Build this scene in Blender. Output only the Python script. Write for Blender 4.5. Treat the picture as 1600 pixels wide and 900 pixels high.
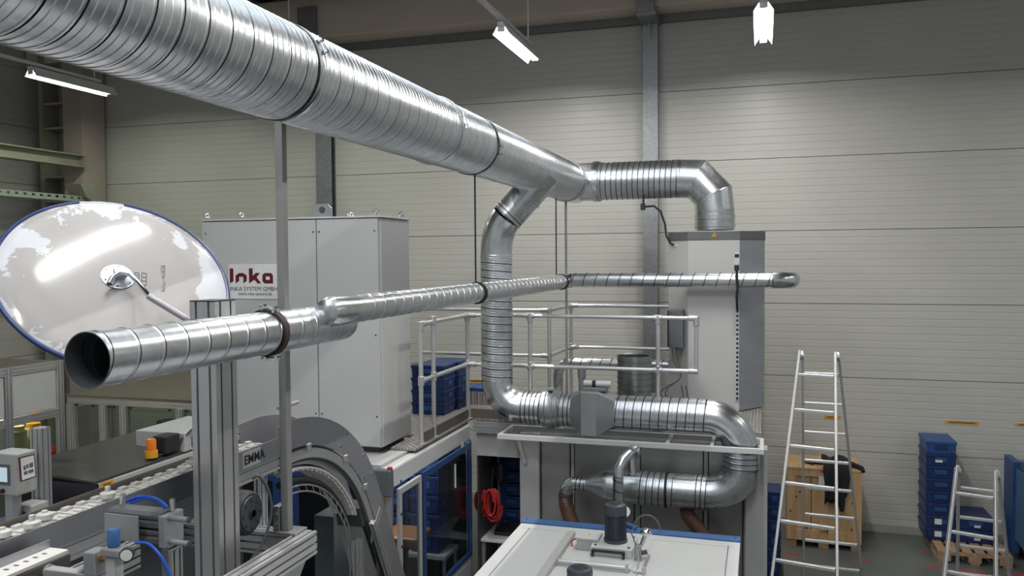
import bpy, bmesh, math, random
from math import sin, cos, pi, radians, atan2, sqrt, degrees
from mathutils import Vector as V, Matrix
random.seed(7)
for _o in list(bpy.data.objects): bpy.data.objects.remove(_o)
SC = bpy.context.scene
COL = SC.collection
# ---------------------------------------------------------------- camera
CZ = 3.72                                   # eye height above the hall floor, metres
YAW, PIT, ROL, FPX = radians(16.844), radians(-2.086), radians(-.4115), 1288.5
_f = V((-sin(YAW)*cos(PIT), cos(YAW)*cos(PIT), sin(PIT))); _r0 = V((cos(YAW), sin(YAW), 0)); _u0 = _r0.cross(_f)
_r = _r0*cos(ROL) + _u0*sin(ROL); _u = _u0*cos(ROL) - _r0*sin(ROL)
cam_d = bpy.data.cameras.new('camera'); cam = bpy.data.objects.new('camera', cam_d); COL.objects.link(cam)
cam.matrix_world = Matrix(((_r.x, _u.x, -_f.x, 0), (_r.y, _u.y, -_f.y, 0), (_r.z, _u.z, -_f.z, CZ), (0, 0, 0, 1)))
cam_d.sensor_width = 36; cam_d.lens = FPX*36/1600; cam_d.clip_start = .05; cam_d.clip_end = 100
SC.camera = cam
# ---------------------------------------------------------------- world, exposure
w = bpy.data.worlds.new('hall_air'); SC.world = w; w.use_nodes = True
w.node_tree.nodes['Background'].inputs[0].default_value = (.86, .9, .93, 1)
w.node_tree.nodes['Background'].inputs[1].default_value = .33
SC.view_settings.view_transform = 'Standard'; SC.view_settings.look = 'None'
SC.view_settings.gamma = 1; SC.view_settings.use_curve_mapping = False
SC.view_settings.exposure = 0.0
SC.cycles.max_bounces = 7; SC.cycles.diffuse_bounces = 3; SC.cycles.glossy_bounces = 4; SC.cycles.transparent_max_bounces = 10; SC.cycles.caustics_reflective = False; SC.cycles.caustics_refractive = False
LAMP_W = 44.0                               # watts of each hall lamp

def at(px, py, X=None, Y=None, Z=None):
    d = _f + _r*((px-800)/FPX) - _u*((py-450)/FPX)
    t = X/d.x if X is not None else (Y/d.y if Y is not None else (Z-CZ)/d.z)
    return V((d.x*t, d.y*t, d.z*t+CZ))

# ---------------------------------------------------------------- materials
MATS = {}
def mat(name, col, rough=.5, metal=0., var=.06, scale=8., rvar=.08, bump=0., bscale=60., stretch=(1, 1, 1), col2=None, emit=None, alpha=None, trans=0., coat=0., spec=None):
    if name in MATS: return MATS[name]
    m = bpy.data.materials.new(name); m.use_nodes = True; MATS[name] = m
    nt = m.node_tree; bs = nt.nodes['Principled BSDF']; L = nt.links
    tc = nt.nodes.new('ShaderNodeTexCoord'); mp = nt.nodes.new('ShaderNodeMapping'); L.new(tc.outputs['Object'], mp.inputs[0])
    mp.inputs['Scale'].default_value = stretch
    nz = nt.nodes.new('ShaderNodeTexNoise'); nz.inputs['Scale'].default_value = scale; nz.inputs['Detail'].default_value = 4
    L.new(mp.outputs[0], nz.inputs['Vector'])
    cr = nt.nodes.new('ShaderNodeValToRGB'); e = cr.color_ramp.elements; e[0].position = .3; e[1].position = .7
    c2 = col2 if col2 else [min(1, c*(1+var)) for c in col]
    e[0].color = (*[c*(1-var) if not col2 else c for c in col], 1); e[1].color = (*c2, 1)
    L.new(nz.outputs['Fac'], cr.inputs[0]); L.new(cr.outputs[0], bs.inputs['Base Color'])
    mr = nt.nodes.new('ShaderNodeMapRange'); mr.inputs['To Min'].default_value = max(.02, rough-rvar); mr.inputs['To Max'].default_value = min(1, rough+rvar)
    L.new(nz.outputs['Fac'], mr.inputs['Value']); L.new(mr.outputs[0], bs.inputs['Roughness'])
    bs.inputs['Metallic'].default_value = metal
    if coat: bs.inputs['Coat Weight'].default_value = coat
    if spec is not None: bs.inputs['Specular IOR Level'].default_value = spec
    if trans: bs.inputs['Transmission Weight'].default_value = trans
    if alpha is not None: bs.inputs['Alpha'].default_value = alpha
    if emit: bs.inputs['Emission Color'].default_value = (*emit[0], 1); bs.inputs['Emission Strength'].default_value = emit[1]
    if bump:
        n2 = nt.nodes.new('ShaderNodeTexNoise'); n2.inputs['Scale'].default_value = bscale; L.new(mp.outputs[0], n2.inputs['Vector'])
        b = nt.nodes.new('ShaderNodeBump'); b.inputs['Strength'].default_value = bump; b.inputs['Distance'].default_value = .004
        L.new(n2.outputs['Fac'], b.inputs['Height']); L.new(b.outputs[0], bs.inputs['Normal'])
    return m
def galv_mat(name, col, rough, vs=38., amount=.16):
    m = mat(name, col, rough, 1.0, var=.05, scale=5, rvar=.06); nt = m.node_tree; L = nt.links; bs = nt.nodes['Principled BSDF']
    tc = [n for n in nt.nodes if n.type == 'TEX_COORD'][0]
    vo = nt.nodes.new('ShaderNodeTexVoronoi'); vo.inputs['Scale'].default_value = vs; L.new(tc.outputs['Object'], vo.inputs['Vector'])
    hs = nt.nodes.new('ShaderNodeMapRange'); sp = nt.nodes.new('ShaderNodeSeparateColor'); L.new(vo.outputs['Color'], sp.inputs[0]); L.new(sp.outputs[0], hs.inputs['Value'])
    hs.inputs['To Min'].default_value = 1-amount; hs.inputs['To Max'].default_value = 1+amount*.4
    mx = nt.nodes.new('ShaderNodeMix'); mx.data_type = 'RGBA'; mx.blend_type = 'MULTIPLY'; mx.inputs[0].default_value = 1
    src = bs.inputs['Base Color'].links[0].from_socket; L.new(src, mx.inputs[6]); L.new(hs.outputs[0], mx.inputs[7]); L.new(mx.outputs[2], bs.inputs['Base Color'])
    return m
GALV = galv_mat('galvanised_spiral_sheet', (.68, .70, .73), .31, 38, .08)
GALVB = galv_mat('galvanised_pressed_bend', (.68, .71, .73), .27, 22, .06)
GALVC = galv_mat('galvanised_column_steel', (.36, .37, .38), .5, 26, .12)
SEAM = mat('seam_groove_shade', (.05, .052, .055), .5, .6)  # near-black colour paints the shade in the spiral seam grooves
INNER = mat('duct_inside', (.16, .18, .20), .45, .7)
ALU = mat('anodised_aluminium', (.60, .60, .61), .38, .75, var=.04, scale=3)
ALUB = mat('bright_aluminium_tube', (.74, .74, .74), .38, .85, var=.03)
ALUD = mat('slot_shadow_aluminium', (.12, .12, .13), .6, .3)
CHROME = mat('chrome', (.8, .8, .82), .12, 1)
STEEL = mat('brushed_steel_plate', (.42, .42, .45), .42, .65, var=.06, scale=4)
DARKST = mat('dark_steel', (.09, .095, .10), .5, .4)
RUB = mat('black_rubber', (.018, .018, .018), .6)
BLACK = mat('black_plastic', (.02, .02, .022), .4)
CAB = mat('light_grey_powder_coat', (.56, .565, .56), .45, var=.02, scale=2, bump=.08, bscale=400)
WHITE = mat('white_powder_coat', (.67, .675, .67), .4, var=.025, scale=3)
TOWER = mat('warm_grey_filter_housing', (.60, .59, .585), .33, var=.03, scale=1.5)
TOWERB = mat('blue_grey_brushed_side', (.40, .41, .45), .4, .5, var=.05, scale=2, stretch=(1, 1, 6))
ENCL = mat('stainless_back_panel', (.40, .395, .39), .34, .55, var=.08, scale=2)
FRAMEG = mat('grey_painted_frame', (.50, .505, .50), .5, var=.03)
WALLM = mat('wall_panel_paint', (.57, .56, .515), .38, var=.025, scale=1.2, rvar=.04)
PLINTH = mat('concrete_plinth', (.40, .40, .37), .85, var=.12, scale=6, bump=.3)
FLOOR = mat('sealed_concrete_floor', (.13, .14, .135), .35, var=.2, scale=1.3, rvar=.15)
CEIL = mat('dark_roof_sheet', (.10, .095, .085), .7, var=.1)
BROWN = mat('beige_brown_beam', (.42, .36, .31), .6, var=.06, scale=1.5)
BEAMC = mat('pale_beige_beam', (.66, .57, .50), .6, var=.05, scale=1.5)
OLIVE = mat('olive_painted_steel', (.30, .30, .23), .55, var=.06)
LTRAY = mat('pale_green_tray', (.38, .44, .39), .5, .3)
REFL = mat('white_reflector', (.85, .85, .82), .3)
BLUE = mat('blue_plastic', (.010, .032, .125), .42, var=.18, scale=5)
BLUEL = mat('lighter_blue_plastic', (.022, .08, .25), .45, var=.12, scale=5)
BLUEF = mat('blue_painted_frame', (.02, .065, .20), .4, var=.06)
BLUEM = mat('mid_blue_strip', (.05, .14, .35), .45, var=.05)
NAVY = mat('navy_edge_trim', (.012, .032, .13), .35)
WOOD = mat('pale_crate_wood', (.50, .30, .15), .6, var=.2, scale=3, stretch=(6, 1, .6), col2=(.62, .42, .23))
WOODD = mat('weathered_pallet_wood', (.33, .20, .11), .75, scale=4, stretch=(.6, 6, 6), col2=(.46, .31, .19))
KNOT = mat('wood_knot', (.10, .035, .015), .6)
HOSE = mat('brown_flex_hose', (.115, .06, .042), .35, var=.2, scale=20)
MOTOR = mat('motor_blue_grey', (.07, .085, .105), .4, .2, var=.08)
MOTORD = mat('motor_dark_grey', (.05, .052, .06), .45, .2)
RED = mat('red_plastic', (.55, .03, .03), .4)
REDT = mat('red_floor_tape', (.5, .05, .05), .6)
CRIM = mat('dark_red_print', (.13, .006, .018), .5)
YEL = mat('amber_label', (.75, .36, .02), .5)
ORANGE = mat('orange_lens', (.75, .18, .02), .25)
INK = mat('black_print', (.03, .03, .035), .6)
BRASS = mat('brass', (.75, .45, .16), .3, 1)
CLOTH = mat('black_cloth', (.012, .012, .014), .9, bump=.5, bscale=40)
PAPER = mat('white_paper', (.8, .8, .78), .6)
PLASTW = mat('white_chain_plastic', (.74, .72, .69), .45, var=.04, scale=20)
BLUEH = mat('blue_air_hose', (.02, .10, .55), .3)
SCREEN = mat('lit_screen', (.3, .4, .45), .2, emit=((.62, .8, .88), .55))
GREYD = mat('mid_grey_plastic', (.13, .14, .155), .45)
PANELW = mat('grey_white_sheet', (.46, .47, .45), .35, var=.02)
SKYL = mat('skylight_diffuser', (.8, .85, .9), .5, emit=((.86, .93, 1.0), 1.7))
TUBE = mat('lamp_tube_glow', (1, 1, 1), .5, emit=((1, .98, .93), 14.))
PURPLE = mat('smoked_cover', (.022, .018, .03), .08, var=.3, scale=3)
BLKGL = mat('glossy_dark_lid', (.05, .052, .05), .12, var=.1)
TAN = mat('tan_leather_chair', (.30, .13, .045), .5)
def glass(name, tint, a):
    m = bpy.data.materials.new(name); m.use_nodes = True; nt = m.node_tree; L = nt.links
    for n in list(nt.nodes): nt.nodes.remove(n)
    out = nt.nodes.new('ShaderNodeOutputMaterial'); mx = nt.nodes.new('ShaderNodeMixShader'); t = nt.nodes.new('ShaderNodeBsdfTransparent'); g = nt.nodes.new('ShaderNodeBsdfGlossy')
    t.inputs[0].default_value = (*tint, 1); g.inputs['Roughness'].default_value = .06
    lw = nt.nodes.new('ShaderNodeLayerWeight'); lw.inputs[0].default_value = .5; pw_ = nt.nodes.new('ShaderNodeMath'); pw_.operation = 'POWER'; pw_.inputs[1].default_value = 5.; L.new(lw.outputs['Facing'], pw_.inputs[0]); fr = nt.nodes.new('ShaderNodeMath'); fr.operation = 'MULTIPLY'; fr.inputs[1].default_value = .35; L.new(pw_.outputs[0], fr.inputs[0])
    nz = nt.nodes.new('ShaderNodeTexNoise'); nz.inputs['Scale'].default_value = 2; md = nt.nodes.new('ShaderNodeMath'); md.operation = 'MULTIPLY_ADD'; md.inputs[1].default_value = .04; md.inputs[2].default_value = a
    ad = nt.nodes.new('ShaderNodeMath'); ad.operation = 'ADD'; L.new(nz.outputs[0], md.inputs[0]); L.new(md.outputs[0], ad.inputs[0]); L.new(fr.outputs[0], ad.inputs[1])
    L.new(ad.outputs[0], mx.inputs[0]); L.new(t.outputs[0], mx.inputs[1]); L.new(g.outputs[0], mx.inputs[2]); L.new(mx.outputs[0], out.inputs[0]); return m
GLASS = glass('door_glass', (.74, .78, .82), .02)
GLASSG = glass('machine_window_glass', (.8, .84, .8), .03)
def film_mat():
    m = mat('filmed_mirror_back', (.40, .375, .36), .12, var=.02, scale=2, rvar=.03); nt = m.node_tree; L = nt.links; bs = nt.nodes['Principled BSDF']
    tc = [n for n in nt.nodes if n.type == 'TEX_COORD'][0]
    n = nt.nodes.new('ShaderNodeTexNoise'); n.inputs['Scale'].default_value = 3.2; n.inputs['Detail'].default_value = 9; n.inputs['Roughness'].default_value = .62; L.new(tc.outputs['Object'], n.inputs['Vector'])
    sx = nt.nodes.new('ShaderNodeVectorMath'); sx.operation = 'LENGTH'; L.new(tc.outputs['Object'], sx.inputs[0])
    a = nt.nodes.new('ShaderNodeMath'); a.operation = 'MULTIPLY_ADD'; a.inputs[1].default_value = .95; L.new(sx.outputs['Value'], a.inputs[0]); L.new(n.outputs[0], a.inputs[2])
    r = nt.nodes.new('ShaderNodeValToRGB'); r.color_ramp.elements[0].position = .95; r.color_ramp.elements[1].position = .965; L.new(a.outputs[0], r.inputs[0])
    mx = nt.nodes.new('ShaderNodeMix'); mx.data_type = 'RGBA'; src = bs.inputs['Base Color'].links[0].from_socket
    L.new(r.outputs[0], mx.inputs[0]); L.new(src, mx.inputs[6]); mx.inputs[7].default_value = (.60, .60, .63, 1); L.new(mx.outputs[2], bs.inputs['Base Color']); return m
FILM = film_mat()
def tread_mat():
    m = mat('tread_plate', (.66, .62, .58), .35, .35, var=.05); nt = m.node_tree; L = nt.links; bs = nt.nodes['Principled BSDF']
    tc = [n for n in nt.nodes if n.type == 'TEX_COORD'][0]; outs = []
    for a in (45, -45):
        mp = nt.nodes.new('ShaderNodeMapping'); mp.inputs['Rotation'].default_value = (0, 0, radians(a)); L.new(tc.outputs['Object'], mp.inputs[0])
        wv = nt.nodes.new('ShaderNodeTexWave'); wv.inputs['Scale'].default_value = 6.5; L.new(mp.outputs[0], wv.inputs['Vector']); outs.append(wv.outputs['Fac'])
    mu = nt.nodes.new('ShaderNodeMath'); mu.operation = 'MULTIPLY'; L.new(outs[0], mu.inputs[0]); L.new(outs[1], mu.inputs[1])
    b = nt.nodes.new('ShaderNodeBump'); b.inputs['Strength'].default_value = 1.; b.inputs['Distance'].default_value = .03; L.new(mu.outputs[0], b.inputs['Height']); L.new(b.outputs[0], bs.inputs['Normal'])
    mx = nt.nodes.new('ShaderNodeMix'); mx.data_type = 'RGBA'; L.new(mu.outputs[0], mx.inputs[0]); mx.inputs[6].default_value = (.34, .31, .29, 1); mx.inputs[7].default_value = (.85, .81, .78, 1); L.new(mx.outputs[2], bs.inputs['Base Color']); return m
TREAD = tread_mat()
# ---------------------------------------------------------------- mesh building
def frame(d, up=V((0, 0, 1))):
    d = d.normalized()
    if abs(d.dot(up)) > .98: up = V((0, 1, 0)) if abs(d.y) < .9 else V((1, 0, 0))
    s = d.cross(up).normalized(); return s, s.cross(d).normalized()
class B:
    def __init__(s): s.v = []; s.f = []; s.dark = set(); s.m2 = None
    def add(s, vs, fs):
        n = len(s.v); s.v += [tuple(p) for p in vs]; s.f += [tuple(i+n for i in f) for f in fs]; return s
    def box(s, x0, x1, y0, y1, z0, z1):
        return s.add([(x, y, z) for x in (x0, x1) for y in (y0, y1) for z in (z0, z1)], [(0, 1, 3, 2), (4, 6, 7, 5), (0, 4, 5, 1), (2, 3, 7, 6), (0, 2, 6, 4), (1, 5, 7, 3)])
    def bar(s, p, q, w, h=None, up=V((0, 0, 1))):
        h = h or w; return s.ext([(-w/2, -h/2), (w/2, -h/2), (w/2, h/2), (-w/2, h/2)], p, q, up)
    def ext(s, poly, p, q, up=V((0, 0, 1))):          # polygon swept from p to q
        p, q = V(p), V(q); a, b = frame(q-p, V(up)); n = len(poly)
        vs = [p+a*x+b*y for x, y in poly]+[q+a*x+b*y for x, y in poly]
        return s.add(vs, [tuple(range(n-1, -1, -1)), tuple(range(n, 2*n))]+[(i, (i+1) % n, n+(i+1) % n, n+i) for i in range(n)])
    def prism(s, pts, d):                            # 3D polygon pushed by vector d
        pts = [V(p) for p in pts]; d = V(d); n = len(pts)
        return s.add(pts+[p+d for p in pts], [tuple(range(n-1, -1, -1)), tuple(range(n, 2*n))]+[(i, (i+1) % n, n+(i+1) % n, n+i) for i in range(n)])
    def lathe(s, p, d, prof, n=24, up=V((0, 0, 1)), caps=True):   # prof: (along, radius)
        p = V(p); d = V(d).normalized(); a, b = frame(d, up); vs = []
        for t, r in prof: vs += [p+d*t+(a*cos(2*pi*k/n)+b*sin(2*pi*k/n))*r for k in range(n)]
        fs = [(i*n+k, i*n+(k+1) % n, (i+1)*n+(k+1) % n, (i+1)*n+k) for i in range(len(prof)-1) for k in range(n)]
        if caps: fs += [tuple(range(n-1, -1, -1)), tuple(range((len(prof)-1)*n, len(prof)*n))]
        return s.add(vs, fs)
    def cyl(s, p, q, r, r2=None, n=20, caps=True):
        p, q = V(p), V(q); return s.lathe(p, q-p, [(0, r), ((q-p).length, r if r2 is None else r2)], n, caps=caps)
    def tube(s, path, r, n=12, caps=True):
        P = [V(p) for p in path]; m = len(P); R = r if isinstance(r, (list, tuple)) else [r]*m
        T = [((P[min(i+1, m-1)]-P[i]).normalized()+(P[i]-P[max(i-1, 0)]).normalized()).normalized() for i in range(m)]
        a, b = frame(T[0]); vs = []
        for i in range(m):
            a = (a-T[i]*a.dot(T[i])).normalized(); b = T[i].cross(a)
            vs += [P[i]+(a*cos(2*pi*k/n)+b*sin(2*pi*k/n))*R[i] for k in range(n)]
        fs = [(i*n+k, i*n+(k+1) % n, (i+1)*n+(k+1) % n, (i+1)*n+k) for i in range(m-1) for k in range(n)]
        if caps: fs += [tuple(range(n-1, -1, -1)), tuple(range((m-1)*n, m*n))]
        return s.add(vs, fs)
    def ball(s, c, r, n=14, sc=(1, 1, 1)):
        c = V(c); m = n//2; vs = [c+V((0, 0, -r*sc[2]))]
        for i in range(1, m):
            t = -pi/2+pi*i/m; vs += [c+V((r*sc[0]*cos(t)*cos(2*pi*k/n), r*sc[1]*cos(t)*sin(2*pi*k/n), r*sc[2]*sin(t))) for k in range(n)]
        vs.append(c+V((0, 0, r*sc[2]))); L = len(vs)-1; fs = []
        for k in range(n):
            fs.append((0, 1+(k+1) % n, 1+k)); fs.append((L, L-n+k, L-n+(k+1) % n))
            for i in range(m-2): fs.append((1+i*n+k, 1+i*n+(k+1) % n, 1+(i+1)*n+(k+1) % n, 1+(i+1)*n+k))
        return s.add(vs, fs)
    def spiral(s, p, q, r, pitch, n=40, ribs=2, lip=.0022, rib=.0014):   # lock-seam spiral duct from p to q
        p, q = V(p), V(q); d = q-p; Ln = d.length; d = d/Ln; a, b = frame(d)
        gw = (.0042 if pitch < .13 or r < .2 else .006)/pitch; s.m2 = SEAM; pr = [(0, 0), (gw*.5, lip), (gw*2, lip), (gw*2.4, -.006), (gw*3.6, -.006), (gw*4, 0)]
        for k in range(ribs):
            c = .1+.9*(k+1)/(ribs+1); pr += [(c-.045, 0), (c-.02, rib), (c+.02, rib), (c+.045, 0)]
        turns = int(Ln/pitch)+2; m = len(pr); tot = turns*n+1; vs = []; fs = []
        for i in range(tot):
            th = 2*pi*i/n; cs = a*cos(th)+b*sin(th); base = (i/n-1)*pitch
            for u, h in pr+[(1, 0)]:
                vs.append(p+d*min(Ln, max(0, base+u*pitch))+cs*(r+h))
        M = m+1
        for i in range(tot-1):
            lo = (i/n-1)*pitch
            for j in range(m):
                x0 = lo+pr[j][0]*pitch; x1 = lo+pitch*(1.0 if j == m-1 else pr[j+1][0])+pitch/n
                if x1 <= 0 or x0 >= Ln: continue
                k = i*M+j; fs.append((k, k+M, k+M+1, k+1))
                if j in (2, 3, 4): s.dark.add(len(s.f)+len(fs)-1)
        return s.add(vs, fs)
    def build(s, name, m, parent=None, smooth=35, bevel=0, label=None):
        me = bpy.data.meshes.new(name); me.from_pydata(s.v, [], s.f); me.materials.append(m)
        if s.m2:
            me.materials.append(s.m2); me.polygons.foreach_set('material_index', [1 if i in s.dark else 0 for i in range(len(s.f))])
        bm = bmesh.new(); bm.from_mesh(me); bmesh.ops.recalc_face_normals(bm, faces=bm.faces)
        lo = [v for v in bm.verts if not v.link_faces]
        if lo: bmesh.ops.delete(bm, geom=lo, context='VERTS')
        bm.to_mesh(me); bm.free()
        if smooth:
            me.polygons.foreach_set('use_smooth', [True]*len(me.polygons)); me.set_sharp_from_angle(angle=radians(smooth))
        o = bpy.data.objects.new(name, me); COL.objects.link(o)
        if bevel:
            md = o.modifiers.new('edge', 'BEVEL'); md.width = bevel; md.segments = 2; md.limit_method = 'ANGLE'; md.angle_limit = radians(40)
        if parent is not None: adopt(o, parent)
        if label: o['label'] = label
        return o
def adopt(o, parent):
    o.parent = parent; o.matrix_parent_inverse = PINV.get(parent.name, Matrix()).copy()
PINV = {}
def thing(name, label, cat, loc, group=None, kind=None):
    o = bpy.data.objects.new(name, None); COL.objects.link(o); o.location = loc; o.empty_display_size = .05
    PINV[o.name] = Matrix.Translation(-V(loc)); tag(o, label, cat, group, kind); return o
def tag(o, label=None, cat=None, group=None, kind=None):
    for k, v in (('label', label), ('category', cat), ('group', group), ('kind', kind)):
        if v: o[k] = v
    return o
def copy_part(o, delta, parent=None):
    c = o.copy(); COL.objects.link(c); adopt(c, parent if parent is not None else o.parent)
    c.location = o.location+V(delta); return c
def text(body, size, origin, ux, uy, name, m, parent, lift=.0008, align='LEFT', bold=0):
    cu = bpy.data.curves.new('txt', 'FONT'); cu.body = body; cu.size = size; cu.align_x = align; cu.extrude = .0004; cu.offset = bold
    to = bpy.data.objects.new('txt', cu); COL.objects.link(to); bpy.context.view_layer.update()
    me = bpy.data.meshes.new_from_object(to.evaluated_get(bpy.context.evaluated_depsgraph_get())); bpy.data.objects.remove(to)
    ux, uy = V(ux).normalized(), V(uy).normalized(); n = ux.cross(uy); o_ = V(origin)
    for v in me.vertices: c = v.co.copy(); v.co = o_+ux*c.x+uy*c.y+n*(c.z+lift)
    me.name = name; me.materials.clear(); me.materials.append(m); o = bpy.data.objects.new(name, me); COL.objects.link(o)
    if parent is not None: adopt(o, parent)
    return o
def slot(wd, h, nw, nh, s=.010, d=.012):              # T-slot profile outline
    pts = []
    def side(a, b, n):
        a, b = V(a), V(b); t = (b-a).normalized(); nrm = V((-t.y, t.x)); L = (b-a).length; pts.append(a)
        for k in range(n):
            c = a+t*L*(k+.5)/n
            for du, dv in ((-s/2, 0), (-s/2, d), (s/2, d), (s/2, 0)): pts.append(c+t*du+nrm*dv)
    side((-wd/2, -h/2), (wd/2, -h/2), nw); side((wd/2, -h/2), (wd/2, h/2), nh); side((wd/2, h/2), (-wd/2, h/2), nw); side((-wd/2, h/2), (-wd/2, -h/2), nh)
    return [(p.x, p.y) for p in pts]
S40 = slot(.04, .04, 1, 1); S80 = slot(.04, .08, 1, 2); S45 = slot(.045, .045, 1, 1)
def arc(c, r, a0, a1, u, v, n=10):
    c, u, v = V(c), V(u), V(v); return [c+u*(r*cos(a0+(a1-a0)*i/n))+v*(r*sin(a0+(a1-a0)*i/n)) for i in range(n+1)]
X_, Y_, Z_ = V((1, 0, 0)), V((0, 1, 0)), V((0, 0, 1))
# ================================================================ the hall
YW = 11.97
fl = B().box(-12.4, 8, -2, 12.3, -.12, 0).build('floor', FLOOR, smooth=0); tag(fl, 'grey sealed concrete hall floor', None, None, 'structure')
wb = B().box(-12.4, 8, 12.07, 12.25, 0, 8.4).build('wall_back', WALLM, smooth=0); tag(wb, 'beige sandwich panel back wall', None, None, 'structure')
def panel_mesh(x0, x1):
    pts = [(YW+.10, .004), (YW, .004)]
    for k in range(1, 10):
        z = k*.1; pts += [(YW, z-.007), (YW+.004, z-.003), (YW+.004, z+.003), (YW, z+.007)]
    pts += [(YW, .996), (YW+.10, .996)]
    return B().prism([(x0, y, z) for y, z in pts], (x1-x0, 0, 0))
for x0, x1 in ((-12.3, -6.76), (-6.75, -1.53), (-1.52, 4.0), (4.01, 8)):
    p0 = panel_mesh(x0, x1).build('panel', WALLM, wb, smooth=0); p0.location.z = .12 if False else .068
    for k in range(1, 8): copy_part(p0, (0, 0, k), wb)
tag(B().box(-12.3, 8, 11.92, 12.07, 0, .10).build('baseboard_back', PLINTH, smooth=0), 'concrete plinth strip below the back wall panels', None, None, 'structure')
wl = B().box(-12.7, -12.45, -1.5, 12.3, 0, 8.4).build('wall_left', WALLM, smooth=0); tag(wl, 'shaded beige panel wall at the left', None, None, 'structure')
pl = B().prism([(x, -1.5, z) for x, z in [(-12.45, .004), (-12.35, .004)]+[q for k in range(1, 10) for q in ((-12.35, k*.1-.007), (-12.354, k*.1-.003), (-12.354, k*.1+.003), (-12.35, k*.1+.007))]+[(-12.35, .996), (-12.45, .996)]], (0, 13.4, 0)).build('panel', WALLM, wl, smooth=0)
pl.location.z = .068
for k in range(1, 8): copy_part(pl, (0, 0, k), wl)
ce = B()
for i in range(26): ce.prism([(-12.7+.8*i, -3.5, 7.95), (-12.5+.8*i, -3.5, 7.95), (-12.4+.8*i, -3.5, 8.05), (-12.0+.8*i, -3.5, 8.05), (-11.9+.8*i, -3.5, 7.95), (-11.9+.8*i, -3.5, 8.2), (-12.7+.8*i, -3.5, 8.2)], (0, 15.8, 0))
tag(ce.build('ceiling', CEIL, smooth=0), 'dark ribbed metal roof above the hall', None, None, 'structure')
# roof light strip above the near bays
sk = B().box(-5.0, -4.9, -3, 7.6, 7.86, 7.949).box(-.3, -.2, -3, 7.6, 7.86, 7.949).build('window_1', WHITE, smooth=0); tag(sk, 'pale roof light strip in the ceiling above the near machines', None, None, 'structure')
for k in range(9): B().box(-4.89, -.31, -2.98+1.17*k, -1.93+1.17*k, 7.90, 7.93).build('pane', SKYL, sk, 0); B().box(-4.89, -.31, -1.92+1.17*k, -1.82+1.17*k, 7.84, 7.93).build('glazing_bar', WHITE, sk, 0)
# eaves beam and flashing along the top of the back wall
_e = at(1000, 11, Y=11.45)
tb = B().box(-12.3, 8, 11.45, 11.90, _e.z, _e.z+.62).build('trim_1', BEAMC, smooth=0, bevel=.01); tag(tb, 'brown eaves beam along the top of the back wall', None, None, 'structure')
fz = at(1100, 38, Y=11.9)
tag(B().box(-12.3, 8, 11.88, 11.965, at(1000, 38, Y=11.9).z, _e.z+.3).build('trim_2', mat('grey_flashing', (.20, .20, .19), .45, .4), smooth=0), 'dark grey flashing under the eaves beam', None, None, 'structure')
for k, (yy, zz) in enumerate(((10.6, 7.55), (8.3, 7.6), (6.0, 7.65))):
    po = B().prism([(-12.3, yy-.06, zz), (-12.3, yy+.06, zz), (-12.3, yy+.06, zz+.02), (-12.3, yy+.01, zz+.02), (-12.3, yy+.01, zz+.38), (-12.3, yy+.06, zz+.38), (-12.3, yy+.06, zz+.4), (-12.3, yy-.06, zz+.4), (-12.3, yy-.06, zz+.38), (-12.3, yy-.01, zz+.38), (-12.3, yy-.01, zz+.02), (-12.3, yy-.06, zz+.02)], (20.3, 0, 0)).build('trim_%d' % (k+3), BEAMC, smooth=0)
    tag(po, 'dark roof purlin running across under the ceiling', None, None, 'structure')
# galvanised wall posts
HP = at(1015, 27, Y=11.5).z
def wall_post(x0, x1, label, d=.14):
    t = thing('wall_post', label, 'post', ((x0+x1)/2, 11.85, 0)); xm = (x0+x1)/2; w_ = (x1-x0)/2
    B().box(x0, x1, YW-d, YW-d+.012, 0, HP).build('front_flange', GALVC, t, 0)
    B().box(xm-.006, xm+.006, YW-d+.012, YW-.012, 0, HP).build('web', GALVC, t, 0)
    B().box(x0, x1, YW-.012, YW-.001, 0, HP).build('rear_flange', GALVC, t, 0)
    B().box(x0-.03, x1+.03, 11.38, YW-.02, HP+.001, HP+.05).build('head_plate', GALVC, t, 0, bevel=.004)
    B().box(x0-.01, x1+.01, 11.36, 11.44, HP+.05, 7.6).build('head_bracket', GALVC, t, 0, bevel=.004)
    B().prism([(xm-.005, YW-d-.001, HP), (xm-.005, YW-d-.10, HP), (xm-.005, YW-d-.001, HP-.25)], (.01, 0, 0)).build('gusset', GALVC, t, 0)
    return t
wall_post(-1.62, -1.41, 'galvanised steel wall post behind the filter tower')
wall_post(-6.86, -6.58, 'galvanised steel wall post behind the tall grey cabinet')
# corner column, crane rail and tray at the far left
t = thing('corner_column', 'brown steel column in the far left corner', 'column', (-12, 11.5, 0))
xa, xb, xc = at(61, 200, Y=11.4).x, at(98, 200, Y=11.4).x, at(129, 200, Y=11.4).x
B().box(xb, xc, 11.4, 11.9, 0, 8).build('flange_box', BROWN, t, 0, bevel=.01)
B().box(xa, xa+.09, 11.4, 11.9, 0, 8).build('outer_flange', OLIVE, t, 0)
B().box(xa+.09, xb, 11.75, 11.85, 0, 8).build('web', BROWN, t, 0)
b0 = B().box(xa+.09, xb, 11.42, 11.74, 3.9, 3.93).build('batten_plate', BROWN, t, 0)
for k in range(1, 9): copy_part(b0, (0, 0, .42*k), t)
B().prism([(xc-.02, 11.0, 5.0), (xc-.02, 11.4, 5.0), (xc-.02, 11.4, 4.62), (xc-.02, 11.12, 4.78)], (.34, 0, 0)).build('corbel', OLIVE, t, 0, bevel=.01)
t = thing('crane_rail_beam', 'olive crane rail beam running into the corner column', 'beam', (-11.3, 8, 5))
cx = at(134, 255, Y=11.35).x-.12; z1 = at(134, 243, Y=11.35).z; z0 = at(134, 262, Y=11.35).z
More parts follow.
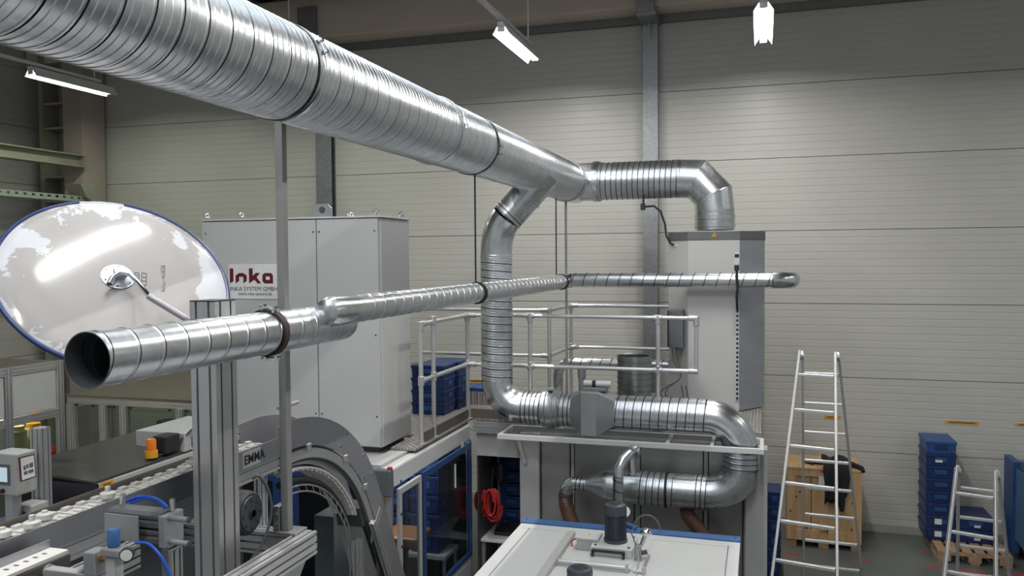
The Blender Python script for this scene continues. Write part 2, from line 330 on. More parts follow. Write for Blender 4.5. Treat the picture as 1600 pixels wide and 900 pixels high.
B().box(cx-.12, cx+.12, 2, 11.35, z0, z0+.018).build('lower_flange', OLIVE, t, 0); B().box(cx-.12, cx+.12, 2, 11.35, z1-.018, z1).build('upper_flange', OLIVE, t, 0)
B().box(cx-.012, cx+.012, 2, 11.33, z0+.018, z1-.018).build('web', OLIVE, t, 0); B().box(cx-.11, cx+.11, 11.33, 11.349, z0+.018, z1-.018).build('end_plate', OLIVE, t, 0)
t = thing('cable_tray', 'pale perforated cable tray below the crane rail', 'cable tray', (-11.3, 8, 4.4))
c = at(140, 316, Y=11.3); B().box(c.x-.3, c.x, 3, 11.3, c.z-.006, c.z).build('tray_floor', LTRAY, t, 0)
r0 = B().box(c.x, c.x+.008, 3, 11.3, c.z-.006, c.z+.035).build('tray_side', LTRAY, t, 0); copy_part(r0, (-.308, 0, 0), t)
r1 = B().box(c.x+.002, c.x+.010, 3, 3.09, c.z+.036, c.z+.072).build('side_lug', LTRAY, t, 0)
for k in range(1, 55): copy_part(r1, (0, .15*k, 0), t)
B().box(c.x+.001, c.x+.009, 3, 11.3, c.z+.073, c.z+.09).build('top_lip', LTRAY, t, 0)

# ---------------------------------------------------------------- hall lamps on trunking rails
LZ = CZ+2.55
def lamp(x, y0, label, length=1.5, pw=1., tint=(1, .985, .95)):
    t = thing('strip_lamp', label, 'lamp', (x, y0+length/2, LZ+.13), 'hall strip lamps on rails')
    pr = [(-.105, 0), (-.1, 0), (-.045, .085), (.045, .085), (.1, 0), (.105, 0), (.048, .092), (-.048, .092)]
    B().prism([(x+a, y0, LZ+b) for a, b in pr], (0, length, 0)).build('reflector', REFL, t, 0)
    B().box(x-.035, x+.035, y0-.02, y0+length+.02, LZ+.0925, LZ+.135).build('gear_tray', WHITE, t, 0, bevel=.004)
    for dx in (-.024, .024):
        B().cyl((x+dx, y0+.03, LZ+.045), (x+dx, y0+length-.03, LZ+.045), .013, n=10).build('tube', TUBE, t)
    for yy in (y0+.012, y0+length-.012):
        B().box(x-.04, x+.04, yy-.012, yy+.012, LZ+.03, LZ+.084).build('tube_holder', WHITE, t, 0)
    ld = bpy.data.lights.new('lamp_light', 'AREA'); ld.shape = 'RECTANGLE'; ld.size = .07; ld.size_y = length-.1; ld.energy = LAMP_W*pw; ld.color = tint
    lo = bpy.data.objects.new('lamp_light', ld); COL.objects.link(lo); lo.location = (x, y0+length/2, LZ+.012); adopt(lo, t)
    return t
ROWS = [(-9.65, 'far left', 1, .62, (.93, 1, .80)), (-6.3, 'behind the big duct', 1, .5, (.95, 1, .85)), (-2.85, 'above the big duct', 4, 1.05, (1, .985, .95)), (.01, 'above the filter tower', 4, 1.05, (1, .985, .95)), (5.3, 'beyond the right edge', 2, .6, (.97, 1, .88))]
for rx, where, nl, pw, tint in ROWS:
    t = thing('lamp_rail', 'white trunking rail of the lamp row %s' % where, 'rail', (rx, 3, LZ+.16), 'lamp rails under the roof')
    B().box(rx-.03, rx+.03, -3.2, 10.3, LZ+.16, LZ+.20).build('trunking', WHITE, t, 0, bevel=.004)
    for yy in (10.2, 7.2, 4.2, 1.2, -1.8):
        B().cyl((rx, yy, LZ+.2), (rx, yy, 7.95), .010, n=8).build('hanger_rod', WHITE, t)
        B().box(rx-.012, rx+.012, yy-.3, yy-.27, LZ+.136, LZ+.16).build('lamp_clip', WHITE, t, 0)
    for i, y0 in enumerate((9.05, 6.05, 3.05, .05, -2.95)[:nl]):
        lamp(rx, y0, '%s white strip lamp of the row %s' % (('back wall end', 'second', 'third', 'fourth', 'nearest')[i], where), pw=pw, tint=tint)
# ================================================================ ductwork
def clamp(parent, c, d, r, bolt_dir=None, w_=.022, m=None, name='clamp_ring', hh=.013):
    c, d = V(c), V(d).normalized()
    o = B().lathe(c-d*w_/2, d, [(0, r+.001), (0, r+hh*.7), (w_*.25, r+hh), (w_*.75, r+hh), (w_, r+hh*.7), (w_, r+.001)], 48, caps=False).build(name, m or GALVB, parent)
    if bolt_dir is not None:
        bd = V(bolt_dir).normalized(); p = c+bd*(r+.02); s = d.cross(bd)
        B().bar(p-s*.03-d*.012, p-s*.03+d*.012, .012, .03, bd).bar(p+s*.03-d*.012, p+s*.03+d*.012, .012, .03, bd).cyl(p-s*.055, p+s*.055, .005, n=8).build('clamp_bolt', CHROME, o)
    return o
# ---- the big spiral duct
MX, MZ, MR = -2.17, 4.602, .225
t = thing('main_spiral_duct', 'big galvanised spiral duct running from the upper left to the filter tower', 'duct', (MX, 5, MZ-MR))
cuts = [-2.2, 3.44, 5.3, 6.12, 9.42]
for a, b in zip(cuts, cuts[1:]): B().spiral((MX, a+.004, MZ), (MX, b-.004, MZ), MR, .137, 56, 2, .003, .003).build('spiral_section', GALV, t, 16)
out = V((.75, 0, .5))
clamp(t, (MX, 3.44, MZ), Y_, MR, V((.9, 0, .42)), .03, None, 'clamp_ring', .008); clamp(t, (MX, 3.40, MZ), Y_, MR+.001, None, .010, RUB, 'joint_gasket', .006)
clamp(t, (MX, 5.3, MZ), Y_, MR, V((.9, 0, .2)), .018); clamp(t, (MX, 6.12, MZ), Y_, MR, V((.98, 0, -.2)), .03, None, 'clamp_ring', .008); clamp(t, (MX, 6.085, MZ), Y_, MR+.002, None, .012, RUB, 'joint_gasket', .007)
clamp(t, (MX, 9.32, MZ), Y_, MR+.002, V((.98, 0, -.1)), .03)
B().lathe((MX, 9.42, MZ), Y_, [(0, MR+.004), (.03, MR+.004), (.03, MR), (.42, MR), (.42, MR-.03)], 48).build('end_piece', GALVB, t)
# ---- level pipe and gored bend down into the filter tower
FY = 9.64; FX = at(1117, 340, Y=FY).x; FZ = at(1000, 281.5, Y=FY).z; FR = .218
t = thing('tower_inlet_duct', 'level galvanised duct with a segmented bend dropping into the filter tower', 'duct', (FX, FY, 4.0))
x_a = at(941, 281, Y=FY).x; x_b = at(1060, 281, Y=FY).x
B().cyl((MX+.1, FY, FZ), (x_a, FY, FZ), FR+.006, n=48).build('saddle_collar', GALVB, t)
B().lathe((x_a-.1, FY, FZ), X_, [(0, FR+.007), (0, FR+.02), (.07, FR+.02), (.09, FR+.007)], 48).build('joint_collar', GALVB, t)
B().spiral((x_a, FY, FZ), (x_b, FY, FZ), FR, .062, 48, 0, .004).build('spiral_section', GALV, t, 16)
Rb = FX-x_b-.03; cen = V((FX-Rb, FY, FZ-Rb)); g = [V((x_b, FY, FZ))]
for a in (90, 70, 37, 8): g.append(cen+V((cos(radians(a)), 0, sin(radians(a))))*Rb/ (1.0 if a in (90,) else .985))
g[-1].x = FX; gr = [(g[i], g[i+1]) for i in range(len(g)-1)]
B().cyl(g[0], g[1], FR+.003, n=48).build('bend_collar', GALVB, t)
nodes = [g[1], V((FX-Rb*.52, FY, FZ-.01)), V((FX-Rb*.06, FY, FZ-Rb*.52)), V((FX, FY, FZ-Rb*1.02)), V((FX, FY, 4.02))]
def mitre(nodes, r, n=48):                                           # each gore between two mitre planes
    res = []; T = [(nodes[i+1]-nodes[i]).normalized() for i in range(len(nodes)-1)]
    for i in range(len(nodes)-1):
        n0 = T[i] if i == 0 else (T[i-1]+T[i]).normalized(); n1 = T[i] if i == len(T)-1 else (T[i]+T[i+1]).normalized()
        a = Y_; b_ = T[i].cross(a); vs = []
        for P, nn in ((nodes[i], n0), (nodes[i+1], n1)):
            for k in range(n):
                o_ = (a*cos(2*pi*k/n)+b_*sin(2*pi*k/n))*r; vs.append(P+o_-T[i]*(o_.dot(nn)/T[i].dot(nn)))
        res.append(B().add(vs, [(k, (k+1) % n, n+(k+1) % n, n+k) for k in range(n)]))
    return res
for i, b_ in enumerate(mitre(nodes, FR+.001)):
    b_.build('bend_gore', GALVB, t)
    if 0 < i < 4:
        P = nodes[i]; T0 = (nodes[i]-nodes[i-1]).normalized(); T1 = (nodes[i+1]-nodes[i]).normalized(); nn = (T0+T1).normalized()
        ring = []
        for k in range(49):
            o_ = (Y_*cos(2*pi*k/48)+T0.cross(Y_)*sin(2*pi*k/48))*(FR+.003); ring.append(P+o_-T0*(o_.dot(nn)/T0.dot(nn)))
        B().tube(ring, .004, 6).build('gore_seam', GALVB, t)
for zz in (4.045, 4.13): B().lathe((FX, FY, zz), Z_, [(0, FR+.002), (.004, FR+.009), (.062, FR+.009), (.066, FR+.002)], 48, caps=False).build('stub_collar', GALVB, t)
sp = at(1005, 316, Y=FY-.02); zb = FZ-FR
sn = B().cyl((sp.x, FY, zb-.003), (sp.x, FY, zb-.06), .012, n=10).box(sp.x-.03, sp.x+.02, FY-.03, FY+.03, zb-.13, zb-.055).build('sensor', BLACK, t, 30, bevel=.004)
c0 = V((sp.x+.02, FY, zb-.09)); c9 = at(1056, 384, Y=9.5)
ca = B().tube([c0, c0+V((.1, 0, .005)), at(1032, 330, Y=FY), at(1039, 350, Y=FY), at(1041, 368, Y=9.6), at(1047, 380, Y=9.52), c9], .012, 8).build('sensor_cable', RUB, None); tag(ca, 'black sensor cable looping from the duct to the filter tower', 'cable')
# ---- return duct with U-bend in front of the grey cabinet
RY, RR = 7.85, .158
def R_(px, py, y=RY): return at(px, py, Y=y)
t = thing('return_duct', 'galvanised return duct dropping from the big duct into a U bend', 'duct', R_(776, 640))
vx = R_(776, 480).x; zh = R_(1000, 645).z; xe = R_(1157, 700).x; zl = R_(1050, 766).z
s0 = R_(846, 281, 7.9); s1 = R_(801, 330); ez = R_(776, 400).z
B().cyl(s0+V((.06, 0, .07)), s1, RR, n=40).build('branch_pipe', GALVB, t)
dd = (s1-s0).normalized(); B().lathe(s0+dd*.20, dd, [(0, RR+.001), (.004, RR+.007), (.03, RR+.007), (.034, RR+.001)], 40, caps=False).build('branch_bead', GALVB, t)
B().spiral(s1, s1+dd*.08, RR+.003, .04, 40, 0, .004).build('joint_sleeve', GALV, t, 16)
q0 = s1+dd*.08; q3 = V((vx, RY, ez)); ctl = q0+dd*((vx-q0.x)/dd.x); ctl.y = RY
B().tube([q0.lerp(ctl, k/8).lerp(ctl.lerp(q3, k/8), k/8) for k in range(9)], RR, 40, False).build('upper_bend', GALVB, t)
eb = .27; zbend = zh+eb
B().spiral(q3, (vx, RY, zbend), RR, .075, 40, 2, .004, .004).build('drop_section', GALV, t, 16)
B().lathe(q3+V((0, 0, .01)), -Z_, [(0, RR+.001), (.004, RR+.006), (.026, RR+.006), (.03, RR+.001)], 40, caps=False).build('bead', GALVB, t)
B().tube(arc((vx+eb, RY, zbend), eb, pi, 1.5*pi, X_, Z_, 12), RR, 40, False).build('lower_bend', GALVB, t)
xf = [R_(p, 640).x for p in (815, 848, 880, 897, 964, 1104)]
B().spiral((vx+eb, RY, zh), (xf[1], RY, zh), RR, .045, 40, 0, .004).build('short_section', GALV, t, 16)
B().lathe((xf[1]-.01, RY, zh), X_, [(0, RR), (.02, RR+.022), (.06, RR+.022), (.075, RR+.036), (.13, RR+.036), (.145, RR+.022), (.18, RR+.022), (.2, RR)], 40, caps=False).build('sleeve_coupling', mat('grey_sleeve', (.42, .43, .44), .35, .8), t)
B().box(xf[1]+.07, xf[1]+.14, RY-.1, RY-.03, zh+RR+.032, zh+RR+.06).build('coupling_latch', GALVB, t, 0, bevel=.004)
B().spiral((xf[1]+.18, RY, zh), (xf[3], RY, zh), RR, .045, 40, 0, .004).build('short_section', GALV, t, 16)
# damper box: two pyramids to a square flange housing
xa, xb = R_(914, 640).x, R_(938, 640).x; hs = .205
def pyr(x0, r, x1, h):
    n = 32; vs = []; sq = []
    for k in range(n):
        a = 2*pi*k/n; c, s = cos(a), sin(a); m_ = max(abs(c), abs(s)); vs.append((x0, RY+r*c, zh+r*s)); sq.append((x1, RY+h*c/m_, zh+h*s/m_))
    return B().add(vs+sq, [(k, (k+1) % n, n+(k+1) % n, n+k) for k in range(n)])
DMP = mat('damper_grey_paint', (.27, .28, .29), .42, .35)
pyr(xf[3]-.01, RR, xa, hs).build('damper_cone', DMP, t, 30); B().box(xa, xb, RY-hs, RY+hs, zh-hs, zh+hs).build('damper_housing', mat('damper_grey_side', (.36, .365, .375), .4, .35), t, 0, bevel=.004)
pyr(xf[4], RR, xb, hs).build('damper_cone', DMP, t, 30)
pl_ = B().box(xa-.0, xb+.07, RY-.1, RY+.1, zh+hs+.001, zh+hs+.03).build('drive_plate', DMP, t, 0, bevel=.003)
B().cyl((xa-.005, RY-.02, zh+hs+.062), (xb+.11, RY-.02, zh+hs+.062), .03, n=20).build('drive_cylinder', WHITE, t); B().lathe((xa+.08, RY-.02, zh+hs+.062), X_, [(0, .032), (.035, .032)], 20).build('cylinder_band', RUB, t)
B().spiral((xf[4]-.005, RY, zh), (xf[5], RY, zh), RR, .082, 40, 1, .005, .004).build('level_section', GALV, t, 16)
er = xe-xf[5]; zt = zh-er
B().tube(arc((xf[5], RY, zt), er, pi/2, 0, X_, Z_, 14), RR, 40, False).build('turn_bend', GALVB, t)
z2 = zl+er*.82
B().spiral((xe, RY, zt), (xe, RY, z2), RR+.002, .05, 40, 0, .004).build('joint_sleeve', GALV, t, 16)
el = xe-R_(1106, 766).x
B().tube([V((xe-el, RY, zl))+V((el*cos(a), 0, (z2-zl)*(1+sin(a)))) for a in [-(pi/2)*k/14 for k in range(15)]], RR, 40, False).build('lower_turn_bend', GALVB, t)
xs = [R_(p, 766).x for p in (1106, 1086, 1053, 1042, 1000, 950, 914)]
B().spiral((xs[1], RY, zl), (xs[0], RY, zl), RR+.003, .045, 40, 0, .004).build('joint_sleeve', GALV, t, 16)
B().cyl((xs[2], RY, zl), (xs[1], RY, zl), RR, n=40, caps=False).build('plain_pipe', GALVB, t)
B().lathe((xs[3], RY, zl), X_, [(-.012, RR), (-.012, RR+.008), (.012, RR+.008), (.012, RR)], 40, caps=False).build('joint_gasket', RUB, t)
B().spiral((xs[4], RY, zl), (xs[2], RY, zl), RR+.002, .06, 40, 1, .004).build('spiral_section', GALV, t, 16)
B().cyl((xs[5], RY, zl), (xs[4], RY, zl), RR, n=40, caps=False).build('plain_pipe', GALVB, t)
zr = R_(914, 757).z; rs = .066
B().lathe((xs[6], RY, zl), X_, [(0, rs), (.03, rs), (xs[5]-xs[6]-.03, RR+.001), (xs[5]-xs[6]+.01, RR+.004)], 40, caps=False).build('reducer', GALVB, t)
xq = R_(884, 770).x; rb = .10
B().spiral((xq+rb, RY, zl), (xs[6], RY, zl), rs, .04, 28, 0, .003).build('small_section', GALV, t, 16)
B().tube(arc((xq+rb, RY, zl-rb), rb, pi/2, pi, X_, Z_, 10), rs, 28, False).build('small_bend', GALVB, t)
B().lathe((xq, RY, zl-rb-.03), Z_, [(0, rs+.002), (0, rs+.008), (.02, rs+.008), (.02, rs+.002)], 28, caps=False).build('hose_clip', DARKST, t)
def hose(path, r, label, ribs=.022):
    P = [V(p) for p in path]; fine = []
    for i in range(len(P)-1):
        a = P[max(i-1, 0)]; b = P[i]; c = P[i+1]; d = P[min(i+2, len(P)-1)]
        for k in range(14):
            u = k/14; fine.append(.5*((2*b)+(c-a)*u+(2*a-5*b+4*c-d)*u*u+(3*b-a-3*c+d)*u**3))
    fine.append(P[-1]); R = [r+(.004 if i % 2 else -.003) for i in range(len(fine))]
    return tag(B().tube(fine, R, 18).build('flexible_hose', HOSE, None, 60), label, 'hose')
hose([(xq, RY, zl-rb-.005), (xq+.01, RY, zl-rb-.15), (xq+.12, RY-.05, zl-rb-.4), (xq+.25, RY-.05, zl-rb-.75), (xq+.3, RY, .6)], rs+.004, 'brown ribbed hose hanging from the left end of the U bend duct')
xh = R_(1072, 790).x
hose([(xh, RY+.02, zl-RR+.01), (xh+.03, RY+.0, zl-RR-.08), (xh+.17, RY-.02, zl-RR-.25), (xh+.3, RY, zl-.62), (xh+.33, RY, .55)], rs, 'brown ribbed hose leaving the underside of the U bend duct')
# ---- small duct crossing the whole picture
t = thing('small_spiral_duct', 'slim galvanised duct with an open end at the left', 'duct', (-2.2, 4, 3.2))
bx, bz, br = -2.239, 3.375, .1; tx, tz, tr = -2.146, 3.447, .076; BY = 2.30; BE = 4.08
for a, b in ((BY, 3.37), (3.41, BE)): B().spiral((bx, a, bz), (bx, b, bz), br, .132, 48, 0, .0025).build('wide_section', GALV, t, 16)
B().lathe((bx, BY+.001, bz), Y_, [(1.3, br-.004), (0, br-.003), (0, br+.001)], 48, caps=False).build('open_mouth', INNER, t)
B().lathe((bx, BY+.12, bz), Y_, [(0, br-.004), (0, br-.007), (.02, br-.007), (.02, br-.004)], 48, caps=False).build('inner_seam', INNER, t)
clamp(t, (bx, 3.375, bz), Y_, br, V((.2, 0, 1)), .016, RUB, 'rubber_band'); clamp(t, (bx, 3.405, bz), Y_, br, V((.1, 0, -1)), .016, mat('brown_gasket', (.09, .05, .04), .6), 'rubber_band'); clamp(t, (bx, 3.39, bz), Y_, br-.004, None, .03, mat('brown_gasket', (.09, .05, .04), .6), 'gasket')
pts = []
B().lathe((bx, BE, bz), Y_, [(0, br), (.02, br+.002), (.045, br-.004), (.075, br-.022), (.095, br-.05), (.1, br-.08)], 48).build('rounded_shoulder', GALVB, t)
TY0 = 3.74; TE = 9.02
B().lathe((tx, TY0+.02, tz), Y_, [(0, .03), (.02, tr-.01), (.06, tr+.003), (.32, tr+.003)], 40).build('slip_collar', GALVB, t)
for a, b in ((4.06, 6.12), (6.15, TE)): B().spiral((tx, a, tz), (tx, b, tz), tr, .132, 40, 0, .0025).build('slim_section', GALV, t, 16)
clamp(t, (tx, 6.135, tz), Y_, tr, None, .03, RUB, 'rubber_band'); clamp(t, (tx, TE-.03, tz), Y_, tr, None, .03, RUB, 'rubber_band')
CY = 9.12; zc = at(1000, 437.5, Y=CY).z
B().tube([(tx, TE, tz), (tx+.0, CY-.03, tz), (tx+.03, CY, tz-.002), (tx+.1, CY, zc)], tr, 32, False).build('corner_bend', GALVB, t)
xr = at(1207, 436, Y=CY).x
B().spiral((tx+.1, CY, zc), (xr, CY, zc), tr, .132, 40, 0, .0025).build('cross_section', GALV, t, 16)
B().tube(arc((xr, CY+.2, zc), .2, -pi/2, 0, X_, Y_, 8)+[V((xr+.2, CY+.55, zc+.0))], tr+.012, 28).build('end_bend', GALVB, t)
# ---- supports and hanger wires
t = thing('duct_post', 'tall square grey post carrying the big duct over the conveyor frame', 'post', (-2.17, 3.43, 2.42))
PX0, PY0, PZ0 = at(445, 600, X=-2.385).x, at(446, 600, X=-2.385).y, at(450, 830, X=-2.385).z
B().box(PX0-.025, PX0+.02, PY0-.025, PY0+.02, PZ0+.012, MZ-.06).build('square_tube', mat('post_grey', (.33, .335, .33), .45, .4), t, 0, bevel=.004)
B().box(PX0-.09, PX0+.08, PY0-.06, PY0+.06, PZ0+.001, PZ0+.012).build('foot_plate', GALVC, t, 0, bevel=.002)
B().box(PX0-.065, PX0-.026, PY0-.04, PY0+.04, PZ0+.0125, PZ0+.14).build('foot_bracket', GALVC, t, 0, bevel=.003)
for dz in (.05, .10): B().cyl((PX0-.045, PY0-.041, PZ0+dz), (PX0-.045, PY0-.049, PZ0+dz), .009, n=6).build('bolt', CHROME, t)
rp = at(885, 480, Y=9.3)
t = thing('duct_support_rod', 'slim grey rod standing on the platform under the end of the big duct', 'rod', (rp.x, 9.3, 2.02))
B().cyl((rp.x, 9.3, 2.03), (rp.x, 9.3, 4.376), .014, n=12).build('rod', STEEL, t); B().cyl((rp.x, 9.3, 2.021), (rp.x, 9.3, 2.03), .05, n=16).build('foot', STEEL, t)
for k, (px, wy, lb) in enumerate(((738, 6.12, 'black hanger wire in the middle of the slim duct'), (868, 8.78, 'black hanger wire near the far corner of the slim duct'))):
    tag(B().cyl((-2.15, wy, tz+tr+.006), (-2.15, wy, MZ-MR-.004), .007, n=8).build('hanger_wire', RUB), lb, 'wire')
# ---- filter tower
t = thing('filter_tower', 'tall warm grey filter tower with chamfered corners below the duct bend', 'filter unit', (-.45, 9.7, 2.0))
TYF = 9.30; xl = at(1075, 372, Y=TYF).x; xr_ = at(1156, 372, Y=TYF).x; x0 = at(1045, 372, Y=TYF+.3).x; x1 = at(1195, 370, Y=TYF+.35).x; ztp = at(1110, 375, Y=TYF).z; yb = 10.25
pl8 = [(xl, TYF), (xr_, TYF), (x1, TYF+.35), (x1, yb), (x0, yb), (x0, TYF+.3)]
zb_ = at(1110, 668, Y=TYF).z-.2
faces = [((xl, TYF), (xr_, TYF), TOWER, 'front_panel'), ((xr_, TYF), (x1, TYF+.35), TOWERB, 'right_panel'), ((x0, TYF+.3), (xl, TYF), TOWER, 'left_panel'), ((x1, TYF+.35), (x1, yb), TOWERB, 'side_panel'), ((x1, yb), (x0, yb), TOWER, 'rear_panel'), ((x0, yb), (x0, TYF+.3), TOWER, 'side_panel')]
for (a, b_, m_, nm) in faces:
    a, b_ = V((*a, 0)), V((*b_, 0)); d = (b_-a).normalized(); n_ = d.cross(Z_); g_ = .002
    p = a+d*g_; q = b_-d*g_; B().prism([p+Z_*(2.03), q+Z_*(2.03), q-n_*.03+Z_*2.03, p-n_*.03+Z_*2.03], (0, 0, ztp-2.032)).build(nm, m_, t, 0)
B().prism([(x+ (x-(-.48))*.012, y-(.006 if y < 9.7 else 0), ztp) for x, y in pl8], (0, 0, .095)).build('top_band', mat('dark_grey_band', (.16, .16, .165), .45, .2), t, 0, bevel=.004)
wp = at(1116, 367, Y=TYF-.01)
wt = B().prism([(wp.x-.028, TYF-.0085, wp.z-.02), (wp.x+.028, TYF-.0085, wp.z-.02), (wp.x, TYF-.0085, wp.z+.03)], (0, -.002, 0)).build('warning_sign', YEL, t, 0)
B().prism([(wp.x-.006, TYF-.0108, wp.z-.01), (wp.x+.006, TYF-.0108, wp.z-.01), (wp.x, TYF-.0108, wp.z+.015)], (0, -.001, 0)).build('warning_symbol', INK, wt, 0)
B().cyl(c9+V((-.01, -.02, 0)), c9+V((.05, .03, 0)), .016, n=10).build('cable_gland', WHITE, t)
# perforated rail with sensor at the tower corner
t = thing('perforated_rail', 'narrow black perforated rail with a sensor head on the tower corner', 'rail', (xr_, TYF-.03, 2.1))
rx = at(1152, 520, Y=TYF-.03).x; za = at(1152, 455, Y=TYF).z; zb2 = 2.15
B().box(rx-.016, rx+.016, TYF-.02, TYF-.012, zb2, za).build('rail_strip', WHITE, t, 0)
h0 = B().box(rx-.011, rx+.011, TYF-.0235, TYF-.0205, zb2+.008, zb2+.036).build('rail_slot', BLACK, t, 0)
for k in range(1, int((za-zb2)/.05)): copy_part(h0, (0, 0, .05*k), t)
sz = at(1152, 405, Y=TYF-.25).z
B().box(rx-.027, rx+.027, CY-tr-.05, CY-tr-.018, sz-.06, sz+.07).build('sensor_head', WHITE, t, 0, bevel=.004)
B().box(rx-.022, rx+.022, CY-tr-.057, CY-tr-.0505, sz+.02, sz+.055).build('sensor_face', BLACK, t, 0, bevel=.004); B().box(rx-.025, rx+.025, CY-tr-.055, CY-tr-.015, sz-.12, sz-.061).build('sensor_plug', BLACK, t, 0, bevel=.004)
B().tube([(rx, CY-tr-.035, sz-.12), (rx, CY-tr-.035, sz-.2), (rx+.01, CY-tr-.03, sz-.3), (rx, CY-tr-.02, za-.05), (rx, TYF-.03, za-.2)], .014, 8).build('sensor_cable', RUB, t)
# ================================================================ grey control cabinet with maker's sign
PZ = 2.02                                    # level of the service platform
KY = 6.57; kx0, kx1, kx2 = at(315, 346, Y=KY).x, at(493.5, 341, Y=KY).x, at(590.5, 339, Y=KY).x; kz1 = at(590, 339, Y=KY).z; kz0 = PZ+.03
t = thing('control_cabinet', 'tall light grey control cabinet with the maker sign on its door', 'cabinet', ((kx0+kx2)/2, KY+.3, kz0))
B().box(kx0+.004, kx2, KY+.022, KY+.64, kz0, kz1-.004).build('body', CAB, t, 0, bevel=.004)
d1 = B().box(kx0, kx1-.006, KY, KY+.02, kz0+.01, kz1-.012).build('door', CAB, t, 0, bevel=.003)
d2 = B().box(kx1+.006, kx2-.004, KY, KY+.02, kz0+.01, kz1-.012).build('door', CAB, t, 0, bevel=.003)
B().box(kx2+.001, kx2+.013, KY+.03, KY+.63, kz0+.01, kz1-.012).build('side_panel', CAB, t, 0, bevel=.003)
B().box(kx0-.006, kx2+.018, KY-.004, KY+.65, kz1-.003, kz1+.012).build('top_plate', CAB, t, 0, bevel=.003)
for d, xs_ in ((d1, (kx0+.04, kx1-.03)), (d2, (kx1+.03, kx2-.035))):
    for xx in xs_:
        for zz in (kz0+.28, kz0+1.0, kz1-.12): B().cyl((xx, KY-.004, zz), (xx, KY, zz), .008, n=10).build('lock_screw', DARKST, d)
for px, dy in ((323, .03), (377, .03), (549, .33), (588, .05), (628, .57), (545, .6)):
    xx = min(kx2-.04, max(kx0+.04, at(px, 338, Y=KY+dy).x)); c = V((xx, KY+dy, kz1+.012))
    B().tube(arc(c+V((0, 0, .036)), .018, 0, 2*pi, V((.7, .7, 0)), Z_, 14), .008, 8).cyl(c, c+V((0, 0, .02)), .012, n=10).build('eye_bolt', CHROME, t)
xx = at(499, 340, Y=KY+.2).x; c = V((xx-.07, KY+.2, kz1+.0125))
B().prism([c, c+V((.2, 0, 0)), c+V((.2, 0, .09)), c+V((.16, 0, .13)), c+V((.04, 0, .13)), c+V((0, 0, .09))], (0, .012, 0)).build('lifting_plate', GALVB, t, 0, bevel=.003)
B().cyl(c+V((.1, -.002, .075)), c+V((.1, .014, .075)), .032, n=16).build('lifting_eye', DARKST, t)
sx0, sx1 = at(358, 440, Y=KY).x, at(446, 440, Y=KY).x; sz0, sz1 = at(400, 467, Y=KY).z, at(400, 413.5, Y=KY).z
sg = tag(B().box(sx0, sx1, KY-.008, KY-.001, sz0, sz1).build('name_sign', PAPER, None, 0, bevel=.001), 'white plate with dark red lettering on the left cabinet door', 'sign')
nx = Matrix; 
u_ = at(400, 419, Y=KY).z-at(400, 442.5, Y=KY).z; x_ = at(360, 430, Y=KY).x; zl_ = at(400, 442.8, Y=KY).z
def logo2(pts, off): return B().prism([(x_+(off+a)*u_, KY-.0082, zl_+b*u_) for a, b in pts], (0, -.0012, 0)).build('logo_letter', CRIM, sg, 0)
logo2([(0, 0), (.28, .15), (.28, 1), (0, 1)], 0)
logo2([(0, .0), (.27, .17), (.27, .44), (.60, .44), (.60, .0), (.86, .17), (.86, .53), (.60, .69), (.27, .69), (0, .53)], .447)
logo2([(0, 0), (.40, .25), (.64, 0), (.92, 0), (.58, .42), (.84, .70), (.52, .70), (.28, .50), (.28, 1), (0, 1)], 1.49)
la = logo2([(0, .15), (.16, 0), (.80, 0), (.80, .54), (.66, .69), (.16, .69), (0, .54)], 2.51)
B().prism([(x_+(2.51+a)*u_, KY-.0095, zl_+b*u_) for a, b in ((.27, .24), (.56, .24), (.56, .46), (.27, .46))], (0, -.0006, 0)).build('logo_counter', PAPER, sg, 0)
text('INKA SYSTEM GMBH', .0555, (x_, KY-.0082, at(400, 454.5, Y=KY).z), X_, Z_, 'company_lettering', INK, sg)
text('www.inka-system.de', .043, (at(373, 450, Y=KY).x, KY-.0082, at(400, 461.3, Y=KY).z), X_, Z_, 'web_lettering', INK, sg)
for a in (sx0+.012, sx1-.012):
    for b in (sz0+.012, sz1-.012): B().cyl((a, KY-.0105, b), (a, KY-.008, b), .005, n=8).build('rivet', STEEL, sg)
# ================================================================ service platform
RX = -2.98
t = thing('service_platform', 'raised platform of aluminium tread plate behind the grey cabinet', 'platform', (-2.5, 8.5, PZ))
B().box(-5.3, RX+.03, 7.28, 9.05, PZ-.02, PZ).build('tread_floor', TREAD, t, 0); B().box(-3.20, RX+.03, 6.75, 7.279, PZ-.02, PZ).build('tread_floor', TREAD, t, 0)
B().box(RX+.031, 0.0, 8.22, 10.35, PZ-.02, PZ).build('tread_floor', TREAD, t, 0)
B().box(RX+.005, RX+.012, 6.98, 8.2, PZ+.001, PZ+.10).build('toe_board', mat('brown_grey_board', (.20, .17, .15), .45, .5), t, 0)
B().box(RX-.9, RX+.7, 9.0, 9.012, PZ+.001, PZ+.15).build('toe_board', TREAD, t, 0); B().box(RX+.02, -1.9, 8.23, 8.242, PZ+.001, PZ+.10).build('toe_board', mat('brown_grey_board', (.2, .17, .15), .45, .5), t, 0)
B().ext(slot(.04, .12, 1, 3), (RX+.06, 8.20, PZ-.085), (0, 8.20, PZ-.085)).build('edge_profile', ALU, t, 0)
gxl = at(812, 700, Y=8.1).x-.005
B().box(RX+.08, gxl, 8.24, 8.26, 1.62, 1.87).build('fascia', FRAMEG, t, 0)
for xx, yy in ((-.1, 9.8), (-1.6, 10.3), (-2.9, 10.0), (-5.0, 8.9), (-4.0, 8.95)): B().box(xx-.04, xx+.04, yy-.04, yy+.04, 0, PZ-.021).build('leg', FRAMEG, t, 0)
